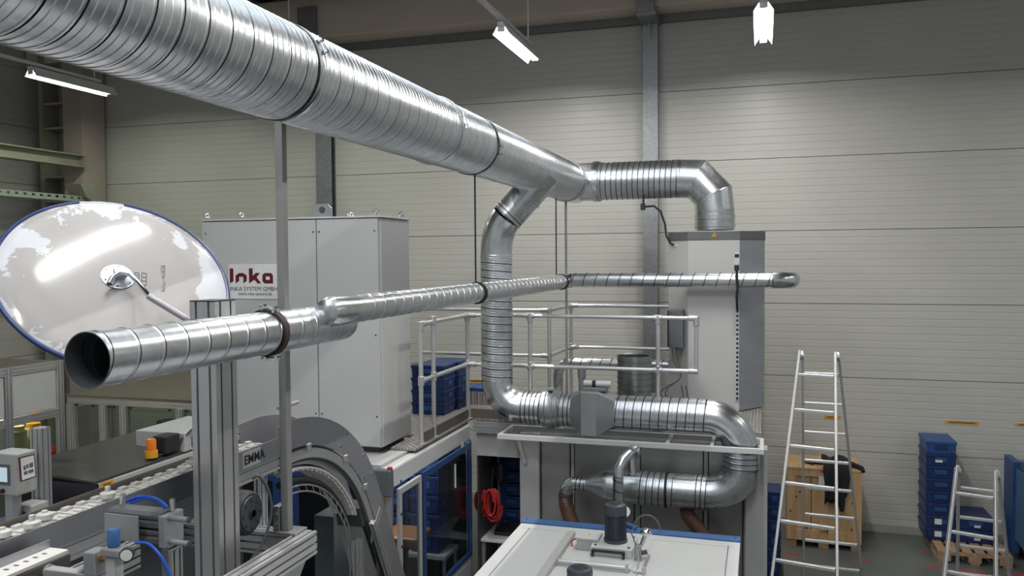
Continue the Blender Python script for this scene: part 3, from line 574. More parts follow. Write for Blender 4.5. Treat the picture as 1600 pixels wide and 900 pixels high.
B().box(RX+.06, gxl, 9.46, 9.48, 0, PZ-.021).build('rear_shade_sheet', DARKST, t, 0); B().box(RX+.06, RX+.08, 8.3, 9.45, 0, PZ-.021).build('side_shade_sheet', DARKST, t, 0)  # dark sheets added to stand in for the dim space under the platform
# railing
RZ, MZR = 3.12, 2.60
t = thing('platform_railing', 'bright aluminium tube railing around the raised platform', 'railing', (RX, 8.2, PZ))
def rail(p, q, n='rail'): B().cyl(p, q, .021, n=16).build(n, ALUB, t)
def fit(p, ax):
    ax = V(ax); B().lathe(V(p)-ax*.045, ax, [(0, .026), (.004, .029), (.086, .029), (.09, .026)], 16).build('tube_fitting', ALU, t)
def post(x, y, top=RZ, z0=PZ):
    rail((x, y, z0+.008), (x, y, top), 'post'); B().cyl((x, y, z0+.001), (x, y, z0+.008), .05, n=16).build('foot_flange', ALU, t); fit((x, y, top-.02), Z_); fit((x, y, MZR), Z_)
py1 = at(645, 505, Z=RZ).y*1.0; PYa, PYb = 6.95, 8.2
xr1 = at(828, 494, Y=PYb).x; xr2 = at(1028, 498, Y=PYb).x; xr3 = at(1088, 499, Y=PYb).x
post(RX, PYa); post(RX, PYb); post(xr1, PYb); post(xr2, PYb); post(RX, PYa+.3, 3.15)
xp1 = at(858, 486, Y=9.1).x; xp2 = xp1; yp2 = at(892, 478, X=xp1).y; yp2 = min(10.2, yp2)
post(xp1, 9.1); post(at(892, 478, Y=10.1).x, 10.1)
xq2 = at(892, 478, Y=10.1).x
for zz in (RZ, MZR):
    rail((RX, PYa, zz), (RX, PYb, zz)); rail((RX, PYb, zz), (xr3, PYb, zz)); rail((RX-.9, 9.1, zz), (xp1, 9.1, zz)); rail((xp1, 9.1, zz), (xq2, 10.1, zz)); rail((xq2, 10.1, zz), (-1.02, 10.1, zz))
    for p in ((RX+.05, PYb, zz), (xr1, PYb, zz), (xr2, PYb, zz), (xr3-.03, PYb, zz), (xp1-.05, 9.1, zz), (xq2+.05, 10.1, zz)): fit(p, X_)
    fit((RX, PYa+.06, zz), Y_); fit((RX, PYb-.06, zz), Y_)
rail((xr3, PYb, RZ), (xr3, PYb, MZR)); fit((xr3, PYb, RZ-.03), Z_)
# things on the platform
t = thing('spiral_pipe_stub', 'dark open spiral pipe stub standing upright on the platform', 'pipe', (at(991, 600, Y=8.75).x, 8.75, PZ))
c = at(991, 600, Y=8.75); zt_ = at(991, 556, Y=8.75).z
B().spiral((c.x, 8.75, PZ+.002), (c.x, 8.75, zt_), .178, .06, 40, 0, .004).build('wall', galv_mat('dull_galvanised', (.34, .36, .36), .35, 20, .1), t, 16)
B().lathe((c.x, 8.75, PZ+.01), Z_, [(0, .174), (zt_-PZ-.012, .174), (zt_-PZ-.002, .184), (zt_-PZ-.03, .184)], 40, caps=False).build('rim', MATS['dull_galvanised'], t)
t = thing('vent_pipe', 'bright slim pipe with a bend behind the pipe stub on the platform', 'pipe', at(960, 600, Y=9.75))
pz = at(960, 568, Y=9.75).z; vx0, vx1 = at(872, 590, Y=9.75).x, at(1045, 568, Y=9.75).x
B().spiral((vx0+.16, 9.75, pz), (min(vx1, -1.0), 9.75, pz), .062, .12, 28, 0, .003).build('level_pipe', GALV, t, 16)
B().tube(arc((vx0+.16, 9.75, pz-.16), .16, pi/2, pi, X_, Z_, 8), .062, 24, False).build('bend', GALVB, t); B().cyl((vx0, 9.75, PZ+.002), (vx0, 9.75, pz-.16), .062, n=24).build('riser', GALVB, t)
q = at(909, 590, Y=9.0); t = thing('standpipe', 'short grey standpipe with a collar between railing and damper', 'pipe', (q.x, 9.0, PZ))
B().cyl((q.x, 9.0, PZ+.002), (q.x, 9.0, at(909, 575, Y=9.0).z), .036, n=20).build('pipe', STEEL, t); B().cyl((q.x, 9.0, at(909, 590, Y=9).z), (q.x, 9.0, at(909, 576, Y=9).z), .046, n=20).build('collar', STEEL, t)
bx0, bx1 = at(1046, 510, Y=9.28).x, at(1068, 510, Y=9.28).x; z0, z1 = at(1057, 543, Y=9.28).z, at(1057, 484, Y=9.28).z
t = thing('junction_box', 'black control box on the left side of the filter tower', 'box', (bx0, 9.4, z0))
B().box(bx0, bx1, 9.22, 9.36, z0, z1).build('housing', GREYD, t, 0, bevel=.006); B().box(bx0-.02, bx0-.001, 9.24, 9.55, z0+.01, z1-.01).build('mounting_plate', BLACK, t, 0)
for zz in (z0+.03, z1-.03): B().cyl((bx0+.02, 9.216, zz), (bx0+.02, 9.22, zz), .007, n=8).build('screw', BLACK, t)
B().cyl(((bx0+bx1)/2, 9.29, z0-.03), ((bx0+bx1)/2, 9.29, z0), .012, n=8).build('gland', BLACK, t)
for k, (o, lb) in enumerate(((0, 'thin grey cable looping below the control box'), (.05, 'second thin cable hanging behind the loop below the control box'))):
    a = V((bx0+.03+o, 9.26, z0-.002)); e = [a, a+V((.02, 0, -.15)), a+V((.09-o, 0, -.33)), a+V((-.12, -.02, -.5)), a+V((.0, 0, -.72)), a+V((.12, 0, -.6)), a+V((.1, 0, -.4))]
    P = []
    for i in range(len(e)-1):
        A, Bq, C, D = e[max(i-1, 0)], e[i], e[i+1], e[min(i+2, len(e)-1)]
        for s_ in range(8): u = s_/8; P.append(.5*((2*Bq)+(C-A)*u+(2*A-5*Bq+4*C-D)*u*u+(3*Bq-A-3*C+D)*u**3))
    tag(B().tube(P, .007, 6).build('cable', GREYD), lb, 'cable')
# ---------------------------------------------------------------- plastic bins
def bin_thing(x0, x1, y0, y1, z0, h, label, m=None, lid=True, group=None):
    m = m or BLUE; t = thing('storage_bin', label, 'bin', ((x0+x1)/2, (y0+y1)/2, z0), group); i = .008; z0 = z0+.001; h = h-.002
    B().add([(x0+i*1.5, y0+i*1.5, z0), (x1-i*1.5, y0+i*1.5, z0), (x1-i*1.5, y1-i*1.5, z0), (x0+i*1.5, y1-i*1.5, z0), (x0+i, y0+i, z0+h*.76), (x1-i, y0+i, z0+h*.76), (x1-i, y1-i, z0+h*.76), (x0+i, y1-i, z0+h*.76)], [(3, 2, 1, 0), (4, 5, 6, 7), (0, 1, 5, 4), (1, 2, 6, 5), (2, 3, 7, 6), (3, 0, 4, 7)]).build('body', m, t, 0, bevel=.004)
    B().box(x0, x1, y0, y1, z0+h*.76, z0+h).build('rim', m, t, 0, bevel=.005)
    xm = (x0+x1)/2; ym = (y0+y1)/2; w_ = (x1-x0)*.2; v_ = (y1-y0)*.16
    B().box(xm-w_, xm+w_, y0+i*.2, y0+i*1.5, z0+h*.35, z0+h*.72).build('handle', BLUEL if m is BLUE else BLUE, t, 0, bevel=.003)
    B().box(x1-i*1.5, x1-i*.2, ym-v_, ym+v_, z0+h*.35, z0+h*.72).build('handle', BLUEL if m is BLUE else BLUE, t, 0, bevel=.003)
    for xx in (x0+.05, x1-.05): B().box(xx-.012, xx+.012, y0+i*.4, y0+i*1.5, z0+h*.1, z0+h*.76).build('rib', m, t, 0)
    return t
c0 = at(660, 625, Z=PZ)
bx_ = at(702, 600, Y=8.35).x
n_ = ['bottom', 'second from the bottom', 'third from the bottom', 'top']
for col, (ya, yb2, nm) in enumerate(((8.27, 8.62, 'front'), (8.64, 8.97, 'rear'))):
    for k in range(4): bin_thing(bx_-.42+.03*col, bx_-.02+.03*col, ya, yb2, PZ+.135*k, .135, 'blue bin on the platform, %s one of the %s stack' % (n_[k], nm), group='blue bins stacked on the platform')
bf = at(725, 612, Y=9.35)
for k in range(2): bin_thing(bf.x-.15+.33*k, bf.x+.17+.33*k, 9.15, 9.55, PZ+.02-.02, .17, 'low blue bin behind the toe board, %s of the pair' % ('left', 'right')[k], BLUEL, group='low blue bins behind the toe board')
B().box(bf.x-.2, bf.x+.6, 9.06, 9.6, PZ-.02, PZ).build('tread_floor', TREAD, bpy.data.objects['service_platform'], 0)
# ================================================================ glazed machine cell under the cabinet
EX = -2.94; ey0, ey1 = at(612, 720, X=EX).y, at(735, 665, X=EX).y; bt, bb = 1.975, 1.80
t = thing('machine_cell', 'glazed machine cell with blue framed door under the grey cabinet', 'machine', (-3.9, 7, 0))
B().box(EX-.10, EX, ey0, ey1, bb, bt).build('top_beam', WHITE, t, 0, bevel=.02)
B().box(-5.3, EX-.101, ey0, ey1+.2, 1.93, 1.995).build('roof', FRAMEG, t, 0); 
B().box(kx0+.05, kx2-.05, KY+.08, KY+.6, 1.9955, kz0-.001).build('cabinet_plinth', DARKST, t, 0)
ec = B().box(EX-.14, EX+.02, ey0-.07, ey0-.001, bb-.05, bt+.0).build('end_cap', GREYD, t, 0, bevel=.012); B().cyl((EX-.0, ey0-.035, bt), (EX-.0, ey0-.035, bt+.02), .022, n=14).build('red_button', RED, ec)
yd = [at(p, 740, X=EX).y for p in (619, 654, 657, 733)]
zlow = at(730, 866, X=EX).z
for a in (ey0-.03, ey1-.02): B().box(EX-.05, EX-.001, a, a+.045, 0, bb-.001 if a > ey0 else bb-.051).build('corner_post', ALU, t, 0, bevel=.004)
B().box(EX-.05, EX-.001, ey0+.016, ey1-.021, zlow-.12, zlow-.04).build('bottom_rail', WHITE, t, 0, bevel=.004)
B().box(EX-.045, EX-.003, ey0+.016, ey1-.021, 0, zlow-.121).build('lower_panel', FRAMEG, t, 0)
def door(y0, y1, z0, z1, m, w_, nm, glassm, chamf=False):
    d = B().box(EX+.0, EX+.03, y0, y0+w_, z0, z1).box(EX+.0, EX+.03, y1-w_, y1, z0, z1).box(EX, EX+.03, y0+w_, y1-w_, z1-w_, z1).box(EX, EX+.03, y0+w_, y1-w_, z0, z0+w_).build(nm, m, t, 0)
    B().box(EX+.012, EX+.017, y0+w_, y1-w_, z0+w_, z1-w_).build('pane', glassm, d, 0)
    return d
w1 = door(yd[0], yd[1], zlow-.03, bb-.02, FRAMEG, .05, 'window_frame', GLASS); w2 = door(yd[2], yd[3], zlow-.03, bb+.0-.01, BLUEF, .055, 'door', GLASS)
yg, zg = at(711, 742, X=EX+.02).y, at(711, 725, X=EX+.02).z
B().box(EX+.017, EX+.03, yg-.012, yg+.012, zg-.24, zg).build('pull_handle', WHITE, w2, 0, bevel=.004)
q = at(723, 698, X=EX+.02); B().box(EX+.0171, EX+.019, q.y-.04, q.y+.04, q.z-.05, q.z+.05).build('door_notice', PAPER, w2, 0)
for i in range(5):
    zz = zlow+.1+.28*i; B().cyl((EX+.03, yd[0]+.025, zz), (EX+.036, yd[0]+.025, zz), .012, n=8).build('bolt', BLACK, w1)
B().box(-5.3, -5.25, ey0, ey1, 0, 1.93).build('rear_panel', DARKST, t, 0); B().box(-5.24, -4.6, ey0+.02, ey0+.04, 0, 1.929).build('front_panel', DARKST, t, 0)
B().box(-5.24, EX-.06, ey1+.12, ey1+.14, 0, 1.929).build('inner_panel', DARKST, t, 0)
# front side of the cell facing the conveyor: blue framed window
ff = ey0-.02; zt2 = at(470, 745, Y=ff).z
fr = B().box(at(366, 760, Y=ff).x, EX-.15, ff-.03, ff+.01, zt2-.05, zt2+.06).box(at(437, 760, Y=ff).x-.05, at(437, 760, Y=ff).x+.01, ff-.03, ff+.01, .6, zt2-.051).box(at(458, 760, Y=ff).x, at(458, 760, Y=ff).x+.05, ff-.03, ff+.01, .6, zt2-.051).build('blue_window_frame', BLUEF, t, 0)
B().box(at(461, 760, Y=ff).x+.05, EX-.16, ff-.012, ff-.007, .6, zt2-.051).build('pane', GLASS, fr, 0)
B().box(at(410, 740, Y=ff).x, EX-.15, ff-.03, ff+.0, zt2+.062, 1.929).build('upper_panel', WHITE, t, 0)
B().box(at(500, 850, Y=ff+.6).x, at(530, 850, Y=ff+.6).x, ff+.5, ff+.8, .3, at(500, 806, Y=ff+.5).z).build('inner_box', PANELW, t, 0, bevel=.005)
# inside the cell
for c_ in range(2):
    for k in range(5): bin_thing(-3.80+.34*c_, -3.47+.34*c_, 7.72, 8.02, .71+.2*k, .19, '%s blue bin of the %s stack behind the cell door glass' % (('lowest', 'second', 'third', 'fourth', 'topmost')[k], ('left', 'right')[c_]), group='blue bins inside the cell')
sh_ = thing('bin_shelf', 'pale shelf carrying blue bins inside the glazed cell', 'shelf', (-3.45, 7.85, 0)); B().box(-3.85, -3.05, 7.68, 8.06, .66, .705).build('board', PANELW, sh_, 0, bevel=.004)
for x in (-3.83, -3.09):
    for y in (7.7, 8.02): B().box(x, x+.03, y, y+.03, 0, .659).build('leg', ALU, sh_, 0)
t = thing('tan_chair', 'tan leather chair seen through the blue framed door', 'chair', (-3.28, 7.2, 0))
q = at(655, 812, X=-3.3); zs = q.z-.08; CXc, CYc = -3.28, 7.22
B().box(CXc-.2, CXc+.2, CYc-.2, CYc+.2, zs, zs+.09).build('seat', TAN, t, 0, bevel=.03); B().box(CXc-.28, CXc-.2, CYc-.2, CYc+.2, zs+.095, zs+.45).build('backrest', TAN, t, 0, bevel=.03)
B().cyl((CXc, CYc, .06), (CXc, CYc, zs-.001), .03, n=12).build('column', BLACK, t)
for k in range(5):
    a = 2*pi*k/5; B().bar((CXc+.03*cos(a), CYc+.03*sin(a), .05), (CXc+.24*cos(a), CYc+.24*sin(a), .03), .035, .03).build('foot', BLACK, t, 0)
# work place under the platform, right of the cell
t = thing('work_table', 'white work table under the platform beside the glazed cell', 'table', at(780, 830, Y=8.5))
tz_ = at(790, 838, Y=8.5).z; tx0, tx1 = at(755, 838, Y=8.5).x, at(830, 838, Y=8.5).x
B().box(tx0, tx1, 8.35, 9.0, tz_-.03, tz_).build('table_top', WHITE, t, 0, bevel=.004)
for xx in (tx0+.04, tx1-.04):
    for yy in (8.4, 8.95): B().box(xx-.02, xx+.02, yy-.02, yy+.02, 0, tz_-.031).build('leg', ALU, t, 0)
B().box(tx0+.05, tx1-.05, 8.37, 8.97, .3, .33).build('lower_shelf', DARKST, t, 0)
q = at(792, 826, Y=8.6); t = thing('desk_phone', 'black device lying on the white work table', 'device', (q.x, 8.6, tz_))
B().prism([(q.x-.12, 8.5, tz_+.001), (q.x-.12, 8.72, tz_+.001), (q.x-.12, 8.72, tz_+.09), (q.x-.12, 8.5, tz_+.04)], (.24, 0, 0)).build('body', BLACK, t, 0, bevel=.008); B().bar((q.x-.09, 8.53, tz_+.07), (q.x-.09, 8.70, tz_+.11), .05, .03).build('handset', BLACK, t, 0, bevel=.01)
t = thing('wall_monitor', 'black monitor on an arm above the red hose coils', 'monitor', at(772, 735, Y=8.5))
a, b = at(764, 722, Y=8.5), at(780, 752, Y=8.35)
B().prism([(a.x, 8.55, a.z), (b.x, 8.35, a.z+.02), (b.x, 8.35, b.z), (a.x, 8.55, b.z+.02)], (.03, .03, 0)).build('screen_case', BLACK, t, 0, bevel=.006); B().cyl((a.x+.05, 8.56, (a.z+b.z)/2), (a.x+.05, 8.8, (a.z+b.z)/2), .02, n=10).build('arm', DARKST, t)
B().box(a.x-.0, a.x+.1, 8.801, 8.84, 0, 1.9).build('arm_post', ALU, t, 0)
for px, py, lb, r in ((768, 785, 'red air hose coil hanging right of the glazed cell', .16), (752, 783, 'red air hose coil partly hidden beside the cell glass', .13)):
    c = at(px, py, Y=8.33 if px > 760 else 8.42); P = []
    for k in range(14*5+1):
        th = 2*pi*k/14; lp_ = k/14; rr_ = r*(.72+.07*lp_+.05*sin(lp_*2.1)); P.append(c+V((rr_*.45*cos(th)+.010*(lp_-2.5)+.012*sin(lp_*3), .013*(lp_-2), rr_*1.08*sin(th)-rr_+r*.8)))
    t = thing('hose_coil', lb, 'hose', c); B().tube(P, .011, 7).build('coil', RED, t); B().cyl(c+V((0, 0, r*.8)), c+V((.02, 0, r+.22)), .004, n=6).build('hook_wire', DARKST, t)
sx_, sx2 = at(779, 760, Y=8.75).x, at(816, 760, Y=8.75).x; zb0 = tz_
for k in range(6):
    z_ = at(800, 815-20*k, Y=8.75).z; bin_thing(sx_, sx2, 8.76, 9.1, max(z_, tz_+.002), .132, 'blue bin at the work table, %s of the stack' % ('lowest', 'second', 'third', 'fourth', 'fifth', 'topmost')[k], group='blue bins at the work table')
# ================================================================ grey cabinet behind the U bend
GY = 8.10; gx0, gx1 = at(812, 700, Y=GY).x, at(1199, 720, Y=GY).x; gz = at(1000, 690, Y=GY+.15).z+.02
t = thing('extraction_cabinet', 'grey cabinet with dark gasketed steel panels behind the U bend', 'cabinet', ((gx0+gx1)/2, GY, 0))
ca_, cb_ = at(842, 700, Y=GY).x, at(1165, 720, Y=GY).x
B().box(gx0, ca_, GY, GY+.08, 0, gz+.03).build('left_column', FRAMEG, t, 0, bevel=.004); B().box(cb_, gx1, GY-.12, GY+.08, 0, gz+.03).build('right_column', FRAMEG, t, 0, bevel=.004)
B().box(ca_+.001, cb_-.001, GY+.075, GY+.09, 0, gz+.03).build('back_sheet', FRAMEG, t, 0)
def gpanel(px0, px1, nm):
    x0_, x1_ = at(px0, 720, Y=GY+.07).x, at(px1, 720, Y=GY+.07).x; z1_ = gz-.01; c = .03
    def ring(i): return [(x0_+i+c, .3+i), (x1_-i-c, .3+i), (x1_-i, .3+i+c), (x1_-i, z1_-i-c), (x1_-i-c, z1_-i), (x0_+i+c, z1_-i), (x0_+i, z1_-i-c), (x0_+i, .3+i+c)]
    g_ = B().prism([(x, GY+.068, z) for x, z in ring(0)], (0, .006, 0)).build('gasket', RUB, t, 0)
    B().prism([(x, GY+.060, z) for x, z in ring(.012)], (0, .0075, 0)).build('panel', ENCL, g_, 0)
for a, b in ((845, 892), (897, 992), (1000, 1100), (1106, 1162)): gpanel(a, b, '')
# shelf frame of white angle bars the duct passes through
ZF = at(1000, 690, Y=7.75).z
t = thing('bar_frame', 'pale grey bar frame around the duct above the U bend', 'frame', (-1.2, 8, ZF))
fa, fb, fc, fd = at(790, 673, Z=ZF), at(1194, 706, Z=ZF), at(818, 661, Z=ZF), at(1190, 682, Z=ZF)
yf0, yf1 = (fa.y+fb.y)/2-.0, GY-.03; fx0, fx1 = fa.x, fb.x
yf0 = min(yf0, RY-RR-.06)
for p, q, n in (((fx0, yf0, ZF), (fx1, yf0, ZF), 'front_bar'), ((fx0, yf1, ZF), (fx1, yf1, ZF), 'rear_bar')): B().bar(p, q, .04, .05).build(n, WHITE, t, 0, bevel=.004)
for xx in (fx0+.02, at(1042, 690, Y=yf0).x, at(1112, 690, Y=yf0).x, fx1-.02): B().bar((xx, yf0+.021, ZF), (xx, yf1-.021, ZF), .035, .045).build('cross_bar', WHITE, t, 0, bevel=.004)
B().prism([(fx0+.03, yf1-.02, ZF-.03), (fx0+.14, yf1-.02, ZF-.36), (fx0+.17, yf1-.02, ZF-.36), (fx0+.08, yf1-.02, ZF-.03)], (0, .02, 0)).build('strut', FRAMEG, t, 0)
# ---- slim pipe rising from the white machine
SY = 7.35
t = thing('riser_pipe', 'slim galvanised pipe rising behind the motor with a flanged bend', 'pipe', at(967, 800, Y=SY))
a = at(966, 745, Y=SY); b = at(990, 707, Y=SY+.22); r_ = .048
B().spiral((a.x, SY, .9), (a.x, SY, a.z), r_, .09, 24, 0, .002).build('riser', GALV, t, 20)
B().tube([V((a.x, SY, a.z)), V((a.x+.005, SY+.01, a.z+.08)), V((a.x+.04, SY+.05, a.z+.15)), V((a.x+.085, SY+.1, a.z+.19)), b], r_, 24).build('bend', GALVB, t)
B().cyl(b+V((-.012, .0, -.01)), b+V((.01, .04, .01)), r_+.018, n=24).build('flange', GALVB, t)
q = at(988, 730, Y=SY+.15); B().cyl(q+V((-.01, 0, .1)), q+V((0, 0, -.07)), .034, n=20).build('drop_stub', GALVB, t); B().cyl(q+V((0, 0, -.075)), q+V((0, 0, -.05)), .047, n=20).build('stub_flange', GALVB, t)
# ================================================================ white machine in the foreground
MZT = 1.5; mx0, mx1, my1, my0 = -1.91, -.16, 6.66, 3.9
t = thing('white_machine', 'white machine with a flat lid and blue rear strip in front of the U bend', 'machine', ((mx0+mx1)/2, 5.6, 0))
B().box(mx0, mx1, my0, my1, .12, MZT-.026).build('housing', WHITE, t, 0, bevel=.006)
lid = B().box(mx0-.01, mx1+.01, my0, my1-.10, MZT-.025, MZT).build('lid', WHITE, t, 0, bevel=.004)
B().box(mx0-.01, mx1+.01, my1-.098, my1+.01, MZT-.025, MZT+.012).build('rear_strip', BLUEM, t, 0, bevel=.003)
for xx in (mx0+.02, mx1-.03): B().cyl((xx, my1-.04, MZT+.0121), (xx, my1-.04, MZT+.016), .008, n=8).build('strip_screw', DARKST, t)
for xx in (mx0+.1, mx1-.1):
    for yy in (my0+.1, my1-.1): B().cyl((xx, yy, 0), (xx, yy, .119), .04, n=12).build('foot', DARKST, t)
for p, q in (((mx0+.09, my0, 0), (mx0+.097, my1-.2, 0)), ((mx1-.08, my0, 0), (mx1-.073, my1-.2, 0))): B().box(p[0], q[0], p[1], q[1], MZT+.0002, MZT+.0012).build('lid_seam', GREYD, lid, 0)
B().box(mx0+.03, mx1-.03, my1-.222, my1-.218, MZT+.0002, MZT+.0012).build('lid_seam', FRAMEG, lid, 0)
def T(px, py, dz=0): return at(px, py, Z=MZT+dz)
a, b = T(899, 838), T(862, 900); xs0 = a.x
B().box(xs0-.06, xs0, my0, a.y, MZT+.001, MZT+.045).build('guide_bar', FRAMEG, t, 0, bevel=.004)
pa, pb, pc = T(893, 880), T(1002, 893), T(1016, 862)
B().box(xs0+.015, pb.x, (pa.y+pb.y)/2-.02, T(960, 842).y, MZT+.001, MZT+.008).build('cover_plate', WHITE, t, 0, bevel=.002)
yr = (pa.y+pb.y)/2-.05
B().cyl((xs0-.02, yr, MZT+.03), (T(985, 892).x, yr, MZT+.03), .014, n=14).build('pivot_tube', ALUB, t)
for xx in (xs0+.005, T(985, 892).x-.02, T(1007, 895).x): B().box(xx-.012, xx+.012, yr-.02, yr+.02, MZT+.001, MZT+.05).build('pivot_bracket', ALU, t, 0, bevel=.003)
B().cyl((T(990, 893).x, yr, MZT+.012), (T(1008, 896).x, yr, MZT+.012), .008, n=8).build('pivot_pin', ALUB, t)
B().box(T(1018, 860).x-.006, T(1018, 860).x+.006, yr+.05, yr+.35, MZT+.009, MZT+.016).build('edge_rod', STEEL, t, 0)
# motor on its pedestal
def motor(px, py, r, h, label, ped=True):
    c = T(px, py); z = MZT+.008; t = thing('electric_motor', label, 'motor', (c.x, c.y, z))
    if ped:
        B().box(c.x-.16, c.x+.15, c.y-.17, c.y+.15, z+.001, z+.065).build('pedestal', WHITE, t, 0, bevel=.005)
        hb = B().bar((c.x-.14, c.y-.21, z+.014), (c.x-.14, c.y-.172, z+.03), .02).bar((c.x+.09, c.y-.21, z+.014), (c.x+.09, c.y-.172, z+.03), .02).box(c.x-.15, c.x+.10, c.y-.195, c.y-.175, z+.035, z+.052).build('carry_handle', BLACK, t, 0, bevel=.004)
        for dx, dy in ((-.13, -.13), (.12, -.13), (-.13, .11), (.12, .11)): B().cyl((c.x+dx, c.y+dy, z+.0655), (c.x+dx, c.y+dy, z+.072), .011, n=6).build('bolt', DARKST, t)
        z += .066
    B().lathe((c.x, c.y, z), Z_, [(0, r*1.08), (.02, r*1.08), (.024, r*.9)], 32).build('base_flange', MOTOR, t)
    B().cyl((c.x, c.y, z+.0245), (c.x, c.y, z+h*.72), r*.86, n=32).build('core', MOTORD, t)
    fin = B().box(c.x+r*.84, c.x+r*1.0, c.y-.0028, c.y+.0028, z+.03, z+h*.71)
    f0 = None
    for k in range(26):
        a_ = 2*pi*k/26; bb_ = B()
        for (vx_, vy_, vz_) in fin.v: dx, dy = vx_-c.x, vy_-c.y; bb_.v.append((c.x+dx*cos(a_)-dy*sin(a_), c.y+dx*sin(a_)+dy*cos(a_), vz_))
        bb_.f = list(fin.f); bb_.build('cooling_fin', MOTOR, t, 0)
    B().lathe((c.x, c.y, z+h*.72), Z_, [(0, r*1.02), (h*.16, r*1.02), (h*.24, r*.93), (h*.275, r*.74), (h*.28, r*.0)], 32, caps=False).build('fan_cowl', MOTOR, t)
    for k in range(8):
        xx = r*.56*(k/3.5-1); yy = sqrt(max(0, (r*.6)**2-xx*xx)); B().box(c.x+xx-.003, c.x+xx+.003, c.y-yy, c.y+yy, z+h+.0005, z+h+.003).build('cowl_slot', BLACK, t, 0)
    return t
motor(962, 860, .083, .29, 'upright blue grey motor on a white pedestal on the machine lid'); motor(906, 925, .085, .16, 'second motor at the lower edge of the machine lid', False)
a = T(903, 857); t = thing('terminal_box', 'pale terminal box beside the motor on the machine lid', 'box', a)
B().box(a.x, a.x+.165, a.y-.05, a.y+.12, MZT+.009, MZT+.085).build('base', PANELW, t, 0, bevel=.004); li = B().box(a.x-.003, a.x+.168, a.y-.053, a.y+.123, MZT+.086, MZT+.105).build('lid', WHITE, t, 0, bevel=.005)
B().prism([(a.x+.07, a.y+.03, MZT+.1052), (a.x+.095, a.y+.03, MZT+.1052), (a.x+.082, a.y+.055, MZT+.1052)], (0, 0, .001)).build('warning_mark', YEL, li, 0)
rd = V((a.x-.02, a.y+.02, MZT+.03)); tag(B().tube(arc(rd+V((.0, .0, .0)), .035, pi/2, 1.6*pi, X_, V((0, .4, .9)), 10), .006, 6).build('red_cable', RED), 'short red cable arch at the left of the terminal box', 'cable')
a = T(917, 846); t = thing('cable_plug', 'dark plug with a lead behind the terminal box', 'plug', a)
B().box(a.x, a.x+.065, a.y+.02, a.y+.08, MZT+.009, MZT+.055).build('plug_body', GREYD, t, 0, bevel=.005); B().tube([(a.x+.065, a.y+.05, MZT+.04), (a.x+.1, a.y+.05, MZT+.045), (a.x+.15, a.y+.02, MZT+.03), (a.x+.17, a.y+.0, MZT+.035)], .006, 6).build('lead', BLACK, t)
a = T(998, 876); t = thing('filter_regulator', 'small chrome valve assembly with a looping lead at the right of the motor', 'valve', a); s_ = 1
B().box(a.x-.03, a.x+.02, a.y-.03, a.y+.02, MZT+.009, MZT+.12).build('valve_block', STEEL, t, 0, bevel=.004); B().cyl((a.x+.02, a.y, MZT+.06), (a.x+.06, a.y+.01, MZT+.068), .016, n=12).build('side_port', DARKST, t)
B().ball((a.x+.05, a.y+.04, MZT+.2), .045, 16, (1, 1, .75)).build('dome', CHROME, t, 60); B().cyl((a.x+.02, a.y+.01, MZT+.11), (a.x+.045, a.y+.035, MZT+.18), .018, n=12).build('neck', CHROME, t)
c_ = V((a.x+.055, a.y+.03, MZT+.23)); B().tube([V((a.x-.01, a.y-.02, MZT+.1)), V((a.x-.05, a.y-.01, MZT+.2))]+arc(c_, .095, pi*.95, -.25, X_, V((0, .3, 1)), 12), .005, 6).build('lead', GREYD, t)
B().tube([(a.x-.01, a.y-.03, MZT+.1), (a.x+.005, a.y-.05, MZT+.04), (a.x+.02, a.y-.2, MZT+.012), (a.x+.03, a.y-.35, MZT+.012)], .006, 6).build('lead', PANELW, t)
a = T(980, 822); t = thing('blue_lever', 'blue lever and white disc on the rear edge of the machine lid', 'lever', a)
B().bar((a.x-.02, a.y-.03, MZT+.03), (a.x+.09, a.y-.12, MZT+.03), .03, .03).build('grip', BLUEM, t, 0, bevel=.006); B().cyl((a.x-.03, a.y+.04, MZT+.10), (a.x-.02, a.y+.0, MZT+.12), .045, n=20).build('disc', PAPER, t); B().cyl((a.x-.02, a.y+.03, MZT+.013), (a.x-.02, a.y+.03, MZT+.1), .008, n=8).build('stem', STEEL, t)
